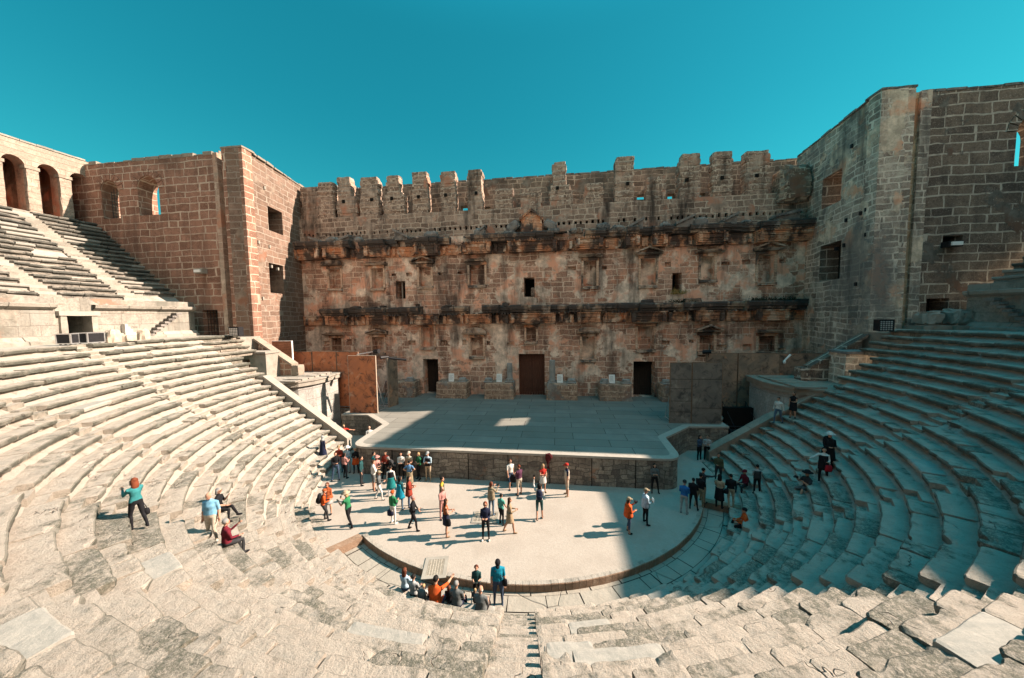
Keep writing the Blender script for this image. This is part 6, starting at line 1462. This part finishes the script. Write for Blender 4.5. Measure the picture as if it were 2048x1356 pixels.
# --- seated group at the bottom
GZ = -.37
def low(label, x, y, h, face=92, **k): return person(label, x, y, GZ, face, h, k.pop('arms', ('lap', 'lap')), k.pop('legs', ('sit', 'sit')), scale_sit=k.pop('seat', .42), group='people sitting on the lowest seats', **k)
low('person with long auburn hair at the left end of the sitting row', -3.05, 10.85, 1.55, 80, shirt='sky', pants='denim', hair=('auburn', 'long'), female=True)
low('person with dark hair in a pale grey shirt second in the sitting row', -2.62, 10.62, 1.5, 80, shirt='lgrey', pants='char', hair=('black', 'short'))
P = low('small blond child in white beside the orange shirt', -2.2, 10.5, 1.1, 80, shirt='white', pants='navy', hair=('blond', 'short')); backpack(P, 'small grey backpack on the blond child', 'grey')
low('person in a bright orange shirt with an arm stretched behind the neighbour', -1.72, 10.28, 1.95, 85, arms=('reach', 'lap'), shirt='orange', pants='denim', hair=('black', 'short'), sleeve=.5, fat=1.22, lean=.12)
low('child with red hair between the orange and the grey shirt', -1.3, 10.5, 1.15, 85, shirt='black', pants='char', hair=('auburn', 'bob'))
low('person with cropped hair in a dark grey shirt beside the red haired child', -1.0, 10.35, 1.75, 85, shirt='grey', pants='navy', hair=('grey', 'short'), sleeve=.45, fat=1.05)
person('person with curly auburn hair and teal top facing the sitting row', -.5, 11.15, GZ, -85, 1.32, ('low', 'low'), ('st', 'st'), 'dteal', 'black', hair=('auburn', 'curly'), female=True, group='people sitting on the lowest seats', sleeve=.4)
low('bald infant leaning on the grey haired sitter', -.42, 10.6, .95, 85, shirt='char', pants='char', hair=('blond', 'short'), skin=2)
low('balding person in a charcoal shirt ending the sitting row on the right', -.15, 10.25, 1.7, 82, shirt='grey', pants='black', hair=('white', 'bald'), sleeve=.45, fat=1.2)
P = person('person in a turquoise shirt, jeans and black cap standing by the sitting row', .3, 11.0, GZ, -80, 1.74, ('down', 'down'), ('st', 'st'), 'turq', 'denim', shoes='grey', hair=('white', 'short'), hat=('cap', 'black'), sleeve=.42, fat=1.12, head=(0, 30), group='people sitting on the lowest seats'); bag(P['W']((-.24, .1, .95)), 'small black sling bag on the turquoise shirt', 'black', .09, .12, .05, P['W']((.12, .1, 1.4)))
t = item('backpack', 'black and yellow backpack left on the pavement at the seats', 'backpack', (-9.35, 12.2, 0)); mb = MB()
mb.ball((-9.35, 12.2, .42), .3, .22, .26, 12, 8, amp=.2); mb.build('bag', cm(C['black']), t, True); mb = MB(); mb.ball((-9.2, 12.05, .36), .17, .12, .15, 10, 6, amp=.2); mb.build('pocket', cm(C['yellow']), t, True)
finish_people()

# ------------------------------------------------------------------ light, sky, camera
sun = bpy.data.lights.new('sun', 'SUN'); sun.energy = 3.9; sun.angle = rad(.53); sun.color = (1., .81, .665)
so = bpy.data.objects.new('sun', sun); COL.objects.link(so)
sd = Vector((math.cos(SUN_EL) * math.cos(SUN_AZ), math.cos(SUN_EL) * math.sin(SUN_AZ), math.sin(SUN_EL)))
so.rotation_euler = sd.to_track_quat('Z', 'Y').to_euler(); so.location = sd * 60
w = bpy.data.worlds.new('World'); S.world = w; w.use_nodes = True
nt = w.node_tree; bg = nt.nodes['Background']; sky = nt.nodes.new('ShaderNodeTexSky'); sky.sky_type = 'NISHITA'; sky.sun_disc = False
sky.sun_elevation = SUN_EL; sky.sun_rotation = PI / 2 - SUN_AZ; sky.air_density = 1.1; sky.dust_density = .25; sky.ozone_density = 1.; sky.altitude = 50
N = nt.nodes; Lk = nt.links
mx = N.new('ShaderNodeMix'); mx.data_type = 'RGBA'; mx.blend_type = 'MULTIPLY'; mx.inputs[0].default_value = 1
Lk.new(sky.outputs[0], mx.inputs[6]); mx.inputs[7].default_value = (.1, .88, .71, 1)
ad = N.new('ShaderNodeMix'); ad.data_type = 'RGBA'; ad.blend_type = 'MIX'; ad.inputs[0].default_value = .5
Lk.new(mx.outputs[2], ad.inputs[6]);        # thin veil, paler towards the horizon
hz = N.new('ShaderNodeMapRange'); hz.inputs[1].default_value = 0.; hz.inputs[2].default_value = .5; hz.interpolation_type = 'SMOOTHSTEP'
hm = N.new('ShaderNodeMix'); hm.data_type = 'RGBA'; Lk.new(hz.outputs[0], hm.inputs[0]); hm.inputs[6].default_value = (.17, 1.36, 1.5, 1); hm.inputs[7].default_value = (.0, .92, 1.32, 1)
Lk.new(hm.outputs[2], ad.inputs[7])
tc = N.new('ShaderNodeTexCoord'); sx = N.new('ShaderNodeSeparateXYZ'); Lk.new(tc.outputs['Generated'], sx.inputs[0]); Lk.new(sx.outputs[2], hz.inputs[0])
mr = N.new('ShaderNodeMapRange'); mr.interpolation_type = 'SMOOTHSTEP'; Lk.new(sx.outputs[2], mr.inputs[0]); mr.inputs[1].default_value = .6; mr.inputs[2].default_value = 1.; mr.inputs[3].default_value = 1; mr.inputs[4].default_value = 3.4
# added warm glow in the unseen sky behind the camera, brightening the stage wall
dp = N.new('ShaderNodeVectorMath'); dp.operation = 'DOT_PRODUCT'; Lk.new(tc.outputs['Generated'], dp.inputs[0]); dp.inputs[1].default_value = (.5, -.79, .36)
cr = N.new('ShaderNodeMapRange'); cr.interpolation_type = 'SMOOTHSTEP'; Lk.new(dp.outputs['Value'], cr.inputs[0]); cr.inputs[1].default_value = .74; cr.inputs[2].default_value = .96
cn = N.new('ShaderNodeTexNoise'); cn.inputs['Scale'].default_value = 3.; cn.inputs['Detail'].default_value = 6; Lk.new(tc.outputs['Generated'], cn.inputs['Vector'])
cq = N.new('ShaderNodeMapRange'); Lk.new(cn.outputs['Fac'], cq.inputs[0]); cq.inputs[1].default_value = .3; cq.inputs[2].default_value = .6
cloud = N.new('ShaderNodeMath'); cloud.operation = 'MULTIPLY'; Lk.new(cr.outputs[0], cloud.inputs[0]); Lk.new(cq.outputs[0], cloud.inputs[1])  # mask of the added fill glow, not a real cloud
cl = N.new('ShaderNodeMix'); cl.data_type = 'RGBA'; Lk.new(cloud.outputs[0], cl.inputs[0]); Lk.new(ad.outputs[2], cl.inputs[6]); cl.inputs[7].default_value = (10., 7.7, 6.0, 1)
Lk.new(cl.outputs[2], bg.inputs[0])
ms = N.new('ShaderNodeMath'); ms.operation = 'MULTIPLY'; Lk.new(mr.outputs[0], ms.inputs[0]); ms.inputs[1].default_value = .055; Lk.new(ms.outputs[0], bg.inputs[1])
cam = bpy.data.cameras.new('camera'); cam.sensor_width = 36; cam.lens = 678.27 / 2048 * 36; cam.clip_end = 4000; cam.clip_start = .05
co = bpy.data.objects.new('camera', cam); COL.objects.link(co); S.camera = co
yaw, pitch, roll = .1304, .0677, -.0145
f = Vector((-math.sin(yaw), math.cos(yaw), 0)); r = Vector((math.cos(yaw), math.sin(yaw), 0)); u = Vector((0, 0, 1))
f2 = f * math.cos(pitch) - u * math.sin(pitch); u2 = u * math.cos(pitch) + f * math.sin(pitch)
r3 = r * math.cos(roll) + u2 * math.sin(roll); u3 = -r * math.sin(roll) + u2 * math.cos(roll)
M = Matrix((r3, u3, -f2)).transposed().to_4x4(); M.translation = (2.353, 0, 9.7236); co.matrix_world = M
S.view_settings.view_transform = 'Standard'; S.view_settings.look = 'None'; S.view_settings.exposure = 2.0; S.view_settings.gamma = 1
S.render.engine = 'CYCLES'; S.cycles.max_bounces = 6; S.cycles.diffuse_bounces = 4; S.cycles.use_denoising = True
